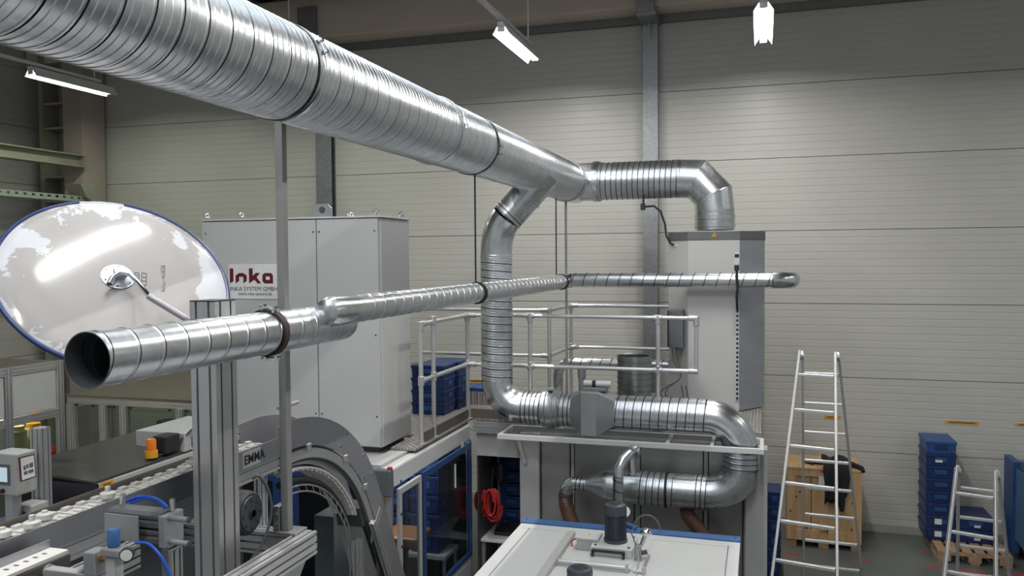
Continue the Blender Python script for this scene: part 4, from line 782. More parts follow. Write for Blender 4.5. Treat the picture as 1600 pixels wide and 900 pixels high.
# ================================================================ ladders
def ladder(lab, F, Rr, nr, spacing, z_top):
    """two ladder halves hinged at the top; F and Rr give (top left, top right, low left, low right) of each half"""
    t = thing('step_ladder', lab, 'ladder', (F[0].lerp(F[1], .5).x, F[0].y, 0))
    for nm, (tl, tr_, bl, br_) in (('front', F), ('rear', Rr)):
        ext = lambda a, b: a+(b-a)*((a.z-.02)/(a.z-b.z))
        bl, br_ = ext(tl, bl), ext(tr_, br_)
        for a, b in ((tl, bl), (tr_, br_)):
            st = B().bar(a, b, .02, .05, V((0, 1, .2))).build('stile', ALU, t, 0, bevel=.003)
            d = (b-a).normalized(); B().bar(b-d*.05, b+d*.018, .028, .058, V((0, 1, .2))).build('rubber_foot', RUB, st, 0, bevel=.004)
        zz = tl.z-.19; k = 0
        while zz > .15:
            u = (tl.z-zz)/(tl.z-.02); p, q = tl.lerp(bl, u), tr_.lerp(br_, u); d = (q-p).normalized()
            B().bar(p+d*.011, q-d*.011, .028, .026, V((0, 0, 1))).build('rung', ALUB, t, 0, bevel=.005); zz -= spacing; k += 1
    for a in (F[0].lerp(Rr[0], .5), F[1].lerp(Rr[1], .5)):
        B().cyl(a+V((-.022, 0, -.04)), a+V((.022, 0, -.04)), .03, n=16).build('hinge', STEEL, t)
    def brace(a, b): B().bar(a, b, .02, .008).build('spreader', DARKST, t, 0)
    for i in (0, 1):
        f0 = F[i].lerp(F[i+2]+(F[i+2]-F[i])*((F[i+2].z-.02)/(F[i].z-F[i+2].z)), .82); r0 = Rr[i].lerp(Rr[i+2]+(Rr[i+2]-Rr[i])*((Rr[i+2].z-.02)/(Rr[i].z-Rr[i+2].z)), .72); brace(f0, r0)
    return t
ladder('tall aluminium step ladder standing in front of the wooden crate',
       (at(1249.5, 548, Y=7.36), at(1305, 551, Y=7.30), at(1206, 900, Y=6.62), at(1308, 900, Y=6.55)),
       (at(1253.5, 550, Y=7.44), at(1309.5, 552, Y=7.38), at(1256, 900, Y=8.25), at(1347, 900, Y=8.2)), 8, .275, 2.8)
ladder('shorter aluminium step ladder in front of the pallet at the right',
       (at(1495, 729, Y=7.4), at(1555, 737, Y=7.34), at(1475, 900, Y=7.02), at(1556, 900, Y=6.96)),
       (at(1497.5, 729, Y=7.48), at(1559, 736, Y=7.42), at(1496, 900, Y=7.86), at(1577, 900, Y=7.8)), 6, .275, 1.7)
# ================================================================ wooden crate with jacket and gloves
kx_, kX = at(1229, 852, Y=11.02).x, at(1346, 862, Y=11.02).x; ky0, ky1 = 11.02, 11.72; kh = at(1290, 733, Y=11.02).z
t = thing('wooden_crate', 'pale wooden shipping crate standing against the back wall', 'crate', ((kx_+kX)/2, 11.3, 0))
for yy in (ky0+.02, 11.32, ky1-.12):
    for xx in (kx_+.0, (kx_+kX)/2-.06, kX-.12): B().box(xx, xx+.12, yy, yy+.10, 0, .095).build('pallet_block', WOODD, t, 0, bevel=.003)
B().box(kx_, kX, ky0, ky1, .096, .125).build('base_board', WOOD, t, 0, bevel=.003)
npl = 3; wpl = (kX-kx_)/npl
for k in range(npl): B().box(kx_+.004+wpl*k, kx_+wpl*(k+1)-.004, ky0+.022, ky0+.042, .126, kh-.02).build('front_plank', WOOD, t, 0, bevel=.003)
for xx in (kx_, kX-.105): B().box(xx, xx+.105, ky0, ky0+.021, .126, kh-.11).build('corner_batten', WOOD, t, 0, bevel=.003)
B().box((kx_+kX)/2-.05, (kx_+kX)/2+.05, ky0, ky0+.021, .235, kh-.11).build('middle_batten', WOOD, t, 0, bevel=.003)
B().box(kx_+.106, (kx_+kX)/2-.051, ky0, ky0+.021, .126, .23).build('bottom_batten', WOOD, t, 0, bevel=.003); B().box((kx_+kX)/2+.051, kX-.106, ky0, ky0+.021, .126, .23).build('bottom_batten', WOOD, t, 0, bevel=.003)
B().box(kx_, kX, ky0, ky0+.021, kh-.109, kh-.02).build('top_batten', WOOD, t, 0, bevel=.003)
for xx in (kx_+.001, kX-.021): B().box(xx, xx+.02, ky0+.043, ky1, .126, kh-.02).build('side_board', WOOD, t, 0, bevel=.003)
B().box(kx_+.022, kX-.022, ky1-.02, ky1, .126, kh-.02).build('rear_board', WOOD, t, 0)
for k in range(4): B().box(kx_-.01, kX+.01, ky0-.005+k*.18, ky0+.17+k*.18, kh-.019, kh+.004).build('lid_board', WOOD, t, 0, bevel=.003)
for u, v_ in ((.13, .62), (.15, .84), (.85, .35), (.88, .58), (.87, .17), (.52, .46), (.27, .15), (.05, .4), (.55, .13), (.18, .7)):
    B().lathe((kx_+(kX-kx_)*u, ky0-.0006 if (u < .11 or u > .88 or v_ < .17) else ky0+.0214, .13+(kh-.2)*v_), -Y_, [(-.001, .014), (.0002, .013)], 10).build('knot', KNOT, t)
lp = at(1285, 751, Y=ky0-.002); B().box(lp.x-.045, lp.x+.045, ky0-.0025, ky0-.0005, lp.z-.055, lp.z+.055).build('shipping_label', PAPER, t, 0)
rd = at(1285, 735, Y=ky0-.002); B().box(rd.x-.02, rd.x+.03, ky0-.0025, ky0-.0005, rd.z-.03, rd.z+.03).build('red_sticker', RED, t, 0)
# jacket thrown over the crate lid and its front edge
t = thing('black_jacket', 'black jacket thrown over the lid of the wooden crate', 'jacket', at(1315, 730, Y=11.0))
jx0, jx1 = at(1288, 730, Y=11).x, at(1327, 730, Y=11).x; nu = 16; vs = []
prof = [(.40, .035), (.32, .085), (.22, .115), (.12, .12), (.05, .10), (-.02, .07), (-.045, .0), (-.05, -.08), (-.055, -.16), (-.06, -.24), (-.06, -.31), (-.055, -.37), (-.05, -.43)]
for j, (dy, z) in enumerate(prof):
    lo_ = -.02-.03*sin(j*.5); hi_ = 1.0-.03*max(0, j-7)
    for i in range(nu+1):
        u = i/nu; x = jx0+(jx1-jx0)*(lo_+(hi_-lo_)*u); w_ = .016*sin(u*15+j*.5)+.008*sin(u*31+j*1.3)
        cut = max(0, (j-8)/4)*(.12*u+.02*sin(u*12))
        vs.append((x, ky0+dy-.014+w_*(1 if j > 5 else .3), kh+z+cut+(.02*sin(u*9+j) if j <= 5 else 0)))
n_ = nu+1; jk = B().add(vs, [(j*n_+i, j*n_+i+1, (j+1)*n_+i+1, (j+1)*n_+i) for j in range(len(prof)-1) for i in range(nu)])
o = jk.build('body', CLOTH, t, 80); md = o.modifiers.new('cloth_thickness', 'SOLIDIFY'); md.thickness = .014; md.offset = 1
B().tube([(jx1-.08, ky0+.26, kh+.045), (jx1+.04, ky0+.2, kh+.036), (jx1+.10, ky0+.12, kh+.034), (jx1+.15, ky0+.03, kh+.03), (jx1+.165, ky0-.02, kh+.0)], [.04, .035, .032, .03, .022], 12).build('sleeve', CLOTH, t, 80)
B().tube([(jx0+.19, ky0-.075, kh-.26), (jx0+.20, ky0-.078, kh-.40), (jx0+.205, ky0-.07, kh-.50)], [.045, .042, .026], 12).build('sleeve', CLOTH, t, 80)
t = thing('work_gloves', 'dark pair of work gloves lying on the crate lid', 'gloves', at(1272, 712, Y=11.25)); g = at(1272, 713, Y=11.25)
for k in range(2):
    c = V((g.x-.06+.1*k, 11.25+.04*k, kh+.028)); gl = B().ball(c, .055, 12, (1.2, .9, .42)).build('palm', CLOTH, t, 80)
    for f in range(4): B().tube([c+V((.05, -.03+.02*f, .0)), c+V((.10, -.04+.026*f, .006)), c+V((.135-.01*abs(f-1), -.045+.03*f, -.008))], [.013, .012, .009], 8).build('finger', CLOTH, gl, 80)
    B().tube([c+V((.0, -.045, 0)), c+V((.03, -.08, .0)), c+V((.055, -.1, -.006))], [.014, .013, .01], 8).build('thumb', CLOTH, gl, 80)
# ================================================================ pallet with blue bins
px0, px1, py0, py1 = 2.06, 2.86, 10.92, 11.85
t = thing('wooden_pallet', 'weathered wooden pallet carrying the blue bin stacks', 'pallet', ((px0+px1)/2, 11.4, 0))
for k in range(7):
    yy = py0+(py1-py0-.1)*k/6*1.0; B().box(px0, px1, yy, yy+.095, .122, .144).build('deck_board', WOODD, t, 0, bevel=.003) if False else None
for k in range(6):
    xx = px0+(px1-px0-.1)*k/5; B().box(xx, xx+.1, py0, py1, .122, .144).build('deck_board', WOODD, t, 0, bevel=.003)
for yy in (py0, (py0+py1)/2-.05, py1-.1):
    B().box(px0, px1, yy, yy+.1, .10, .1215).build('stringer_board', WOODD, t, 0, bevel=.003)
    for xx in (px0, (px0+px1)/2-.07, px1-.14): B().box(xx, xx+.14, yy, yy+.1, .023, .0995).build('block', WOODD, t, 0, bevel=.003)
for xx in (px0, (px0+px1)/2-.05, px1-.1): B().box(xx, xx+.1, py0, py1, 0, .0225).build('bottom_board', WOODD, t, 0, bevel=.003)
sx0_, sx1_ = at(1446, 750, Y=11.3).x, at(1495, 750, Y=11.3).x; ztop = at(1470, 690, Y=11.3).z; nb = 8; hb_ = (ztop-.145)/nb
nm_ = ('lowest', 'second', 'third', 'fourth', 'fifth', 'sixth', 'seventh', 'topmost')
for k in range(nb):
    b_ = bin_thing(sx0_, sx1_, 11.3, 11.82, .145+hb_*k, hb_, '%s blue bin of the tall stack on the pallet' % nm_[k], BLUEL if k == nb-1 else BLUE, group='blue bins in the tall stack on the pallet')
    if k in (0, 1, 6):
        zz = .145+hb_*k; B().box(sx0_+.11, sx0_+.19, 11.299, 11.3005, zz+.05, zz+.12 if k < 2 else zz+.08).build('bin_label', PAPER, b_, 0)
for k in range(2):
    b_ = bin_thing(sx1_+.02, sx1_+.42, 11.3, 11.82, .145+.16*k, .16, '%s blue bin beside the tall stack on the pallet' % ('lower', 'upper')[k], group='low blue bins on the pallet')
    B().box(sx1_+.2, sx1_+.27, 11.299, 11.3005, .185+.16*k, .215+.16*k).build('bin_label', PAPER, b_, 0)
# blue tipping container at the right edge
CONT = mat('faded_blue_paint', (.07, .15, .27), .5, var=.1)
t = thing('tipping_container', 'blue steel tipping container at the right edge', 'container', at(1590, 830, Y=10.6)); cx0 = 2.95; cw = 1.1; z1 = at(1590, 740, Y=10.6).z
side = [(10.45, .34), (10.25, z1-.25), (10.25, z1-.08), (11.6, z1-.08), (11.6, .3), (10.8, .25)]
for xx in (cx0, cx0+cw): B().prism([(xx, y, z) for y, z in side], (.012, 0, 0)).build('side_plate', CONT, t, 0)
B().prism([(cx0+.0125, 10.45, .34), (cx0+.0125, 10.25, z1-.25), (cx0+.0125, 10.262, z1-.25), (cx0+.0125, 10.462, .34)], (cw-.013, 0, 0)).build('front_plate', CONT, t, 0); B().box(cx0+.0125, cx0+cw-.001, 11.588, 11.6, .3, z1-.08).build('rear_plate', CONT, t, 0)
B().box(cx0+.0125, cx0+cw-.001, 10.463, 11.587, .30, .32).build('bottom_plate', DARKST, t, 0)
B().box(cx0-.03, cx0+.05, 11.2, 11.6, .1, z1).build('rear_post', BLUEF, t, 0, bevel=.006)
for xx in (cx0+.1, cx0+cw-.2): B().box(xx, xx+.1, 10.5, 11.6, .09, .249).build('base_rail', DARKST, t, 0, bevel=.004)
for xx in (cx0+.15, cx0+cw-.15):
    for yy in (10.6, 11.5): B().cyl((xx-.02, yy, .045), (xx+.02, yy, .045), .044, n=18).build('caster', RUB, t)
for dz in (0, .09): B().prism([(cx0-.0012, 10.42, z1-.16-dz), (cx0-.0012, 10.8, z1-.34-dz), (cx0-.0012, 10.8, z1-.39-dz), (cx0-.0012, 10.42, z1-.21-dz)], (.001, 0, 0)).build('red_stripe', mat('magenta_red_stripe', (.45, .04, .12), .5), t, 0)
# blue bins behind the ladder beside the grey cabinet
bx0 = at(1199, 800, Y=9.6).x; bx1 = at(1218, 800, Y=9.6).x
for k in range(6): bin_thing(bx0, bx1+.02, 9.6, 10.0, .16*k+.12, .16, '%s blue bin of the stack between grey cabinet and ladder' % nm_[k], group='blue bins between cabinet and ladder')
tag(B().box(bx0-.02, bx1+.05, 9.55, 10.05, .0, .119).build('bin_dolly', BLACK, None, 0, bevel=.01), 'black dolly under the bin stack beside the grey cabinet', 'dolly')
# floor tape marks
for (px, py, l, ang, wh) in ((1235, 866, .27, 0, 'left of the crate foot'), (1350, 875, .12, .5, 'right of the crate foot'), (1444, 860, .07, 1.4, 'at the pallet corner'), (1459, 886, .17, .1, 'in front of the pallet corner'), (1519, 893, .28, 0, 'in front of the pallet middle'), (1590, 897, .14, .3, 'at the lower right edge')):
    c = at(px, py, Z=0); u = V((cos(ang), sin(ang), 0)); v_ = V((-sin(ang), cos(ang), 0)); l /= 2
    tag(B().prism([c-u*l-v_*.025+Z_*.0005, c+u*l-v_*.025+Z_*.0005, c+u*l+v_*.025+Z_*.0005, c-u*l+v_*.025+Z_*.0005], (0, 0, .001)).build('floor_tape', REDT, None, 0), 'red tape mark on the floor %s' % wh, 'tape mark', 'red floor tape marks')
# amber wall labels
for (xa, xb, y0, y1, wh) in ((1288, 1313, 649, 655, 'behind the tall ladder'), (1477, 1529, 657, 664, 'above the tall bin stack'), (1586, 1622, 661, 667, 'at the right edge'), (731, 757, 592, 599, 'behind the platform railing'), (1577, 1610, 737, 742, 'above the blue container')):
    a, b = at(xa, y0, Y=YW-.006), at(xb, y1, Y=YW-.006)
    o = tag(B().box(a.x, b.x, YW-.006, YW-.001, b.z, a.z).build('wall_label', YEL, None, 0), 'amber label strip on the back wall %s' % wh, 'label', 'amber wall labels')
    B().box(a.x+.04, b.x-.04, YW-.0068, YW-.0061, b.z+(a.z-b.z)*.35, b.z+(a.z-b.z)*.65).build('print_line', INK, o, 0)
# ================================================================ round traffic mirror seen from behind
MC = V((-3.132, 3.432, CZ-.10)); mn = V((.634, -.411, .655)).normalized(); mu = Z_.cross(mn).normalized(); mv = mn.cross(mu); mr = .544
MROT = Matrix((mu, mv, mn)).transposed().to_4x4()
t = thing('convex_mirror', 'large round mirror seen from its pale filmed back, with blue edge trim', 'mirror', MC)
def onm(px, py, off=0.):
    d = at(px, py, Y=1.0)-V((0, 0, CZ)); o_ = V((0, 0, CZ)); k = ((MC+mn*off)-o_).dot(mn)/d.dot(mn); return o_+d*k
def ang(px, py): p = onm(px, py)-MC; return atan2(p.dot(mv), p.dot(mu))
bk = B().lathe((0, 0, 0), Z_, [(-.05, mr*.2), (-.045, mr*.6), (-.015, mr*.97), (0, mr), (.006, mr*.99), (.018, mr*.86), (.028, mr*.6), (.034, mr*.3), (.036, .001)], 96).build('back_shell', FILM, None, 40)
bk.parent = t; bk.matrix_parent_inverse = Matrix(); bk.matrix_basis = MROT
a0, a1 = ang(194, 321), ang(122, 315); a1 = a1 if a1 > a0 else a1+2*pi
def ringpts(s0, s1, n): return [MC+(mu*cos(s0+(s1-s0)*i/n)+mv*sin(s0+(s1-s0)*i/n))*(mr+.004) for i in range(n+1)]
B().tube(ringpts(a1, a0+2*pi, 90), .012, 10).build('edge_trim', NAVY, t)
B().tube(ringpts(a0+.004, a1-.004, 14), .006, 8).build('bare_edge', WHITE, t)
bc = onm(184, 433, .036)
B().lathe(bc, mn, [(0, .078), (.004, .078), (.005, .07), (.02, .03), (.022, .0005)], 36).build('mount_plate', GALVB, t)
for k in range(6):
    a = 2*pi*k/6+.3; p = bc+(mu*cos(a)+mv*sin(a))*.063+mn*.0042; B().cyl(p, p+mn*.004, .006, n=8).build('plate_screw', DARKST, t)
sad = onm(188, 426, .075); B().bar(sad-mu*.03, sad+mu*.03, .05, .03, mn).build('tube_clamp', GALVB, t, 0, bevel=.005); B().cyl(bc+mn*.018, sad, .014, n=12).build('clamp_stud', CHROME, t)
tx_ = onm(250, 410, .0)
def on_back(px, py): return onm(px, py, .034)
o1 = on_back(258, 455); o2 = on_back(258, 425)
text('60527965626', .034, on_back(258, 456), (on_back(258, 425)-on_back(258, 456)), (on_back(246, 440)-on_back(258, 440)), 'printed_number', INK, t, lift=-.002)
for px, py, w_, h_ in ((214, 432, .02, .05), (225, 436, .022, .08)):
    p = onm(px, py, .0355); u_ = (onm(px, py-10, .0355)-p).normalized(); v_ = mn.cross(u_)
    for s in (-1, 1):
        B().bar(p+v_*s*w_/2-u_*h_/2, p+v_*s*w_/2+u_*h_/2, .0025, .002, mn).build('printed_mark', INK, t, 0)
    for k in range(4): q = p+u_*h_*(-.5+k/3); B().bar(q-v_*w_/2, q+v_*w_/2, .0025, .002, mn).build('printed_mark', INK, t, 0)
# bent arm from the mirror to the slotted post
QX0, QX1, QY0, QY1 = -2.60, -2.46, 3.30, 3.46; QZ = at(334, 470, Y=3.3).z
pe = V((QX0-.004, 3.42, at(300, 520, X=-2.6).z))
m1, m2, m3, m4 = onm(171, 443, .075), onm(176, 433, .085), onm(186, 426, .09), onm(203, 428, .10)
e1 = onm(216, 441, .105); e2 = at(234, 464, Y=3.30); 
t = thing('mirror_arm', 'bent chrome tube arm holding the round mirror', 'arm', m3)
B().tube([m1, m2, m3, m4, e1, e2], .013, 14).build('bent_tube', CHROME, t); B().tube([e2-(pe-e2).normalized()*.01, pe], .016, 14).build('outer_sleeve', STEEL, t); B().cyl(m1, m1+(m1-m2).normalized()*.006, .0125, n=12).build('end_plug', BLACK, t)
# slotted aluminium post
t = thing('slotted_post', 'thick slotted aluminium post in front of the grey cabinet', 'post', ((QX0+QX1)/2, (QY0+QY1)/2, 0))
cxq, cyq = (QX0+QX1)/2, (QY0+QY1)/2
B().ext(slot(.14, .16, 2, 2, .012, .022), (cxq, cyq, .012), (cxq, cyq, QZ-.006), Y_).build('profile', ALU, t, 0)
B().box(QX0, QX1, QY0, QY1, QZ-.006, QZ).build('end_cap', BLACK, t, 0); B().box(QX0-.05, QX1+.05, QY0-.05, QY1+.05, 0, .012).build('floor_plate', STEEL, t, 0)
# ================================================================ slotted aluminium frame carrying the duct post
t = thing('aluminium_frame', 'slotted aluminium frame under the tall grey duct post', 'frame', (-2.4, 3.4, 0))
fr_ = at(500, 826, Z=PZ0); P120 = slot(.09, .12, 2, 3, .011, .016); zc_ = PZ0-.06
B().ext(P120, (fr_.x-.045, 2.3, zc_), (fr_.x-.045, PY0+.05, zc_)).build('side_beam', ALU, t, 0)
B().ext(P120, (-3.1, PY0, zc_), (fr_.x-.0905, PY0, zc_)).build('rear_beam', ALU, t, 0)
B().ext(P120, (-3.1, 2.35, zc_), (fr_.x-.0905, 2.35, zc_)).build('front_beam', ALU, t, 0)
B().ext(P120, (-3.05, 2.4, zc_), (-3.05, PY0-.05, zc_)).build('side_beam', ALU, t, 0)
for x, y in ((fr_.x-.045, PY0-.35), (fr_.x-.045, 2.4), (-3.05, 2.5), (-3.05, PY0-.1)): B().ext(slot(.09, .09, 2, 2, .011, .016), (x, y, .012), (x, y, zc_-.061), Y_).build('leg', ALU, t, 0)
for x, y in ((fr_.x-.045, PY0-.35), (fr_.x-.045, 2.4), (-3.05, 2.5), (-3.05, PY0-.1)): B().cyl((x, y, 0), (x, y, .0115), .06, n=16).build('foot_pad', DARKST, t)
B().prism([(fr_.x-.049, PY0+.03, zc_-.0605), (fr_.x-.049, PY0-.3, zc_-.0605), (fr_.x-.049, PY0-.28, zc_-.1), (fr_.x-.049, PY0-.3, zc_-.4)], (.008, 0, 0)).build('gusset', STEEL, t, 0)
B().prism([(fr_.x-.091, PY0-.0455, zc_+.03), (fr_.x-.28, PY0-.0455, zc_+.03), (fr_.x-.091, PY0-.0455, zc_-.16)], (0, -.006, 0)).build('corner_plate', STEEL, t, 0)
for k in range(3): B().cyl((-2.9+.12*k, PY0-.047, zc_+.0), (-2.9+.12*k, PY0-.055, zc_), .011, n=6).build('bolt', DARKST, t)
# ================================================================ arched chain conveyor
CX1, CX0, CTZ = -2.755, -2.985, CZ-1.10; ACY, ACZ, AR = 4.39, CZ-2.30, 1.32
def ap(r, deg, x=CX1): return V((x, ACY+r*cos(radians(deg)), ACZ+r*sin(radians(deg))))
PH = 28; TD = V((0, sin(radians(PH)), -cos(radians(PH)))); SL = 1.35
t = thing('arched_conveyor', 'white chain conveyor with a grey arched side plate curving down beside the cell', 'conveyor', (CX1, 3.5, 0))
def band(r0, r1, x, th, d0, d1, tail=0., n=24):
    o_ = [ap(r1, d0+(d1-d0)*k/n, x) for k in range(n+1)]; i_ = [ap(r0, d0+(d1-d0)*k/n, x) for k in range(n+1)]
    if tail: o_.append(o_[-1]+TD*tail); i_.append(i_[-1]+TD*tail)
    m_ = len(o_); vs = o_+i_; vs = vs+[p+V((th, 0, 0)) for p in vs]; N = 2*m_; fs = []
    for k in range(m_-1):
        fs += [(k, k+1, m_+k+1, m_+k), (N+k, N+m_+k, N+m_+k+1, N+k+1), (k, N+k, N+k+1, k+1), (m_+k, m_+k+1, N+m_+k+1, N+m_+k)]
    fs += [(0, m_, N+m_, N), (m_-1, N+m_-1, N+2*m_-1, 2*m_-1)]; return B().add(vs, fs)
pl_ = band(AR-.175, AR, CX1+.012, .005, 97, PH, SL).build('arch_plate', STEEL, t, 30)
for d_, r in ((95, AR-.04), (76, AR-.03), (58, AR-.03), (44, AR-.035), (34, AR-.03), (60, AR-.13), (38, AR-.14)): p = ap(r, d_, CX1+.0175); B().cyl(p, p+V((.006, 0, 0)), .010, n=8).build('plate_screw', CHROME, pl_)
band(AR-.192, AR-.180, CX1-.002, .016, 97, PH, SL).build('rubber_strip', RUB, t, 30)
band(AR-.255, AR-.196, CX1-.005, .03, 97, PH, SL).build('arch_rail', ALU, t, 30)
band(AR-.275, AR-.257, CX1-.006, .012, 97, PH, SL).build('slide_strip', DARKST, t, 30)
for d_ in (82, 56, 36): p = ap(AR-.186, d_, CX1+.028); B().box(p.x-.004, p.x+.02, p.y-.022, p.y+.022, p.z-.022, p.z+.022).build('rail_clamp', ALU, t, 0, bevel=.006)
band(AR-.30, AR-.28, CX0, .2, 97, PH, SL).build('chain_bed', PANELW, t, 30)
band(AR-.27, AR+.0, CX0-.02, .006, 97, PH, SL).build('rear_plate', STEEL, t, 30)
lk = B().box(-.095, .095, -.036, .036, 0, .012).box(-.08, -.05, -.02, .02, .012, .026).box(.05, .08, -.02, .02, .012, .026).box(-.02, .02, -.012, .012, .012, .02)
lm = lk.build('chain_link', PLASTW, t, 0); xm_ = (CX0+CX1)/2
def link(p, ty):                                                     # one chain link lying along direction ty in the Y-Z plane
    c = lm.copy(); COL.objects.link(c); adopt(c, t); up = X_.cross(ty).normalized()
    c.matrix_basis = Matrix.Translation(p) @ Matrix((X_, ty, up)).transposed().to_4x4(); return c
y_ = 1.62; lm.matrix_basis = Matrix.Translation((xm_, y_, CTZ-.012)); y_ += .084
while y_ < ACY-.1: link(V((xm_, y_, CTZ-.012)), Y_); y_ += .084
for k in range(19): d_ = 92-k*3.45; link(ap(AR-.315, d_, xm_)+V((0, 0, 0)), -V((0, sin(radians(d_)), -cos(radians(d_)))))
# white pucks riding on the chain
for i, y_ in enumerate((1.75, 1.83, 2.0, 2.42, 2.50, 2.62, 2.72, 3.05, 3.55, 3.66, 3.98)):
    tag(B().lathe((xm_+.02*((i % 3)-1), y_, CTZ+.0145), Z_, [(0, .03), (.004, .034), (.022, .034), (.026, .026), (.028, .012), (.05 if i % 2 else .036, .012), (.052 if i % 2 else .038, .002)], 18).build('white_puck', PLASTW, None, 40), 'white plastic puck on the conveyor chain, number %s from the near end' % ('one', 'two', 'three', 'four', 'five', 'six', 'seven', 'eight', 'nine', 'ten', 'eleven')[i], 'puck', 'white pucks on the conveyor chain')
B().ext(slot(.03, .09, 1, 2, .008, .008), (CX1+.0, 1.5, CTZ-.10), (CX1, ACY-.12, CTZ-.10)).build('side_profile', ALU, t, 0)
B().ext(slot(.03, .09, 1, 2, .008, .008), (CX0, 1.5, CTZ-.10), (CX0, ACY-.12, CTZ-.10)).build('side_profile', ALU, t, 0)
sp_ = B().box(CX1+.0155, CX1+.0205, 1.5, ACY-.14, CTZ-.065, CTZ+.045).build('guide_plate', STEEL, t, 0); B().box(CX0-.0205, CX0-.0155, 1.5, ACY-.14, CTZ-.065, CTZ+.022).build('guide_plate', mat('brown_grey_guide', (.24, .22, .20), .45, .5), t, 0)
B().box(CX0+.02, CX1-.02, 1.5, ACY-.12, CTZ-.04, CTZ-.014).build('bed_plate', DARKST, t, 0)
ea, eb_ = at(379, 722, X=CX1+.021), at(402, 712, X=CX1+.021)
B().box(CX1+.0208, CX1+.0222, ea.y, eb_.y+.03, CTZ-.055, CTZ+.035).build('name_plate', PAPER, sp_, 0)
text('EMMA', .072, (CX1+.0224, ea.y+.012, CTZ-.035), Y_, Z_, 'name_lettering', INK, sp_, bold=.002)
# curved wire guide inside the arch and the leg profile
for r, nm in ((AR-.43, 'wire_guide'), (AR-.47, 'wire_guide')): B().tube([ap(r, 92-k*64/20, CX1-.03) for k in range(21)]+[ap(r, PH, CX1-.03)+V((0, .05, -.3)), ap(r, PH, CX1-.03)+V((0, .06, -.9))], .006, 6).build(nm, STEEL, t)
for k in range(10): a_, b_ = ap(AR-.43, 88-k*6, CX1-.03), ap(AR-.47, 85-k*6, CX1-.03); B().cyl(a_, b_, .003, n=5).build('guide_tie', STEEL, t)
B().tube([ap(AR-.40, 92-k*60/20, CX1-.06) for k in range(21)], .022, 10).build('cable_bundle', RUB, t, 60)
lg = ap(AR-.34, PH-8, CX1-.02); B().ext(slot(.045, .09, 1, 2, .008, .01), (CX1-.03, lg.y, .012), (CX1-.03, lg.y, at(568, 842, X=CX1).z), Y_).build('leg_profile', ALU, t, 0)
q = at(574, 800, X=CX1-.0); B().prism([(CX1-.2, q.y-.12, q.z+.06), (CX1-.2, q.y+.08, q.z+.06), (CX1-.2, q.y+.12, q.z-.09), (CX1-.2, q.y-.08, q.z-.09)], (.2, 0, 0)).build('drip_box', DARKST, t, 0, bevel=.004)
q = at(590, 815, X=CX1+.03); B().prism([(CX1+.02, q.y+.05, q.z+.1), (CX1+.02, q.y+.09, q.z+.06), (CX1+.02, q.y-.03, q.z-.1), (CX1+.02, q.y-.1, q.z-.13), (CX1+.02, q.y-.09, q.z-.06)], (.008, 0, 0)).build('bracket_plate', ALU, t, 0, bevel=.002)
B().ext(slot(.04, .04, 1, 1, .008, .008), ap(AR-.26, PH-4, CX1+.05)+TD*.05, ap(AR-.26, PH-4, CX1+.05)+TD*1.3).build('tail_profile', ALU, t, 0)
for yy in (1.9, 4.25): B().ext(S80, ((CX0+CX1)/2-.0, yy, PZ0-.5 if yy < 3 else .012), ((CX0+CX1)/2, yy, CTZ-.148), Y_).build('support_leg', ALU, t, 0)
B().cyl((CX1+.02, ACY-.15, CTZ+.22), (CX1-.0, ACY+.1, CTZ+.215), .012, n=8).build('tie_rod', STEEL, t)
# ---- gear motor beside the conveyor
t = thing('gear_motor', 'dark grey gear motor beside the conveyor behind the slotted post', 'motor', (-2.6, 3.6, 2.3)); gz_ = at(372, 815, X=-2.47).z; gy_ = 3.59
B().lathe((CX1+.024, gy_, gz_), X_, [(0, .09), (.03, .11), (.20, .115), (.235, .11), (.245, .10)], 32).build('gear_housing', MOTORD, t); cv_ = B().lathe((CX1+.2695, gy_, gz_), X_, [(0, .09), (.006, .088), (.008, .03), (.009, .03), (.012, .026), (.013, .0005)], 28).build('end_cover', MOTOR, t)
B().lathe((CX1+.2825, gy_, gz_), X_, [(0, .018), (.006, .018), (.006, .026), (0, .026)], 20).build('shaft_ring', BLACK, cv_)
for k in range(8): a = 2*pi*k/8; B().cyl((CX1+.2755, gy_+.07*cos(a), gz_+.07*sin(a)), (CX1+.283, gy_+.07*cos(a), gz_+.07*sin(a)), .007, n=6).build('cover_bolt', DARKST, t)
q = at(362, 735, X=-2.5); B().box(-2.67, -2.55, gy_-.10, gy_+.01, gz_+.116, q.z+.06).build('motor_body', MOTORD, t, 0, bevel=.02); B().box(-2.549, -2.544, gy_-.08, gy_-.02, gz_+.15, q.z+.0).build('rating_plate', STEEL, t, 0)
B().lathe((-2.61, gy_-.045, q.z+.061), Z_, [(0, .056), (.04, .056), (.05, .045), (.053, .001)], 24).build('fan_cowl', MOTOR, t)
w0 = V((-2.495, gy_+.03, gz_+.17)); P = [w0, w0+V((.03, .02, .01)), w0+V((.05, .07, -.08)), w0+V((.05, .09, -.2)), w0+V((.03, .05, -.33)), w0+V((.0, -.04, -.42))]
fine = []
for i in range(len(P)-1):
    A_, B_, C_, D_ = P[max(i-1, 0)], P[i], P[i+1], P[min(i+2, len(P)-1)]
    for s_ in range(6): u = s_/6; fine.append(.5*((2*B_)+(C_-A_)*u+(2*A_-5*B_+4*C_-D_)*u*u+(3*B_-A_-3*C_+D_)*u**3))
B().tube(fine, .008, 8).build('motor_cable', GREYD, t)
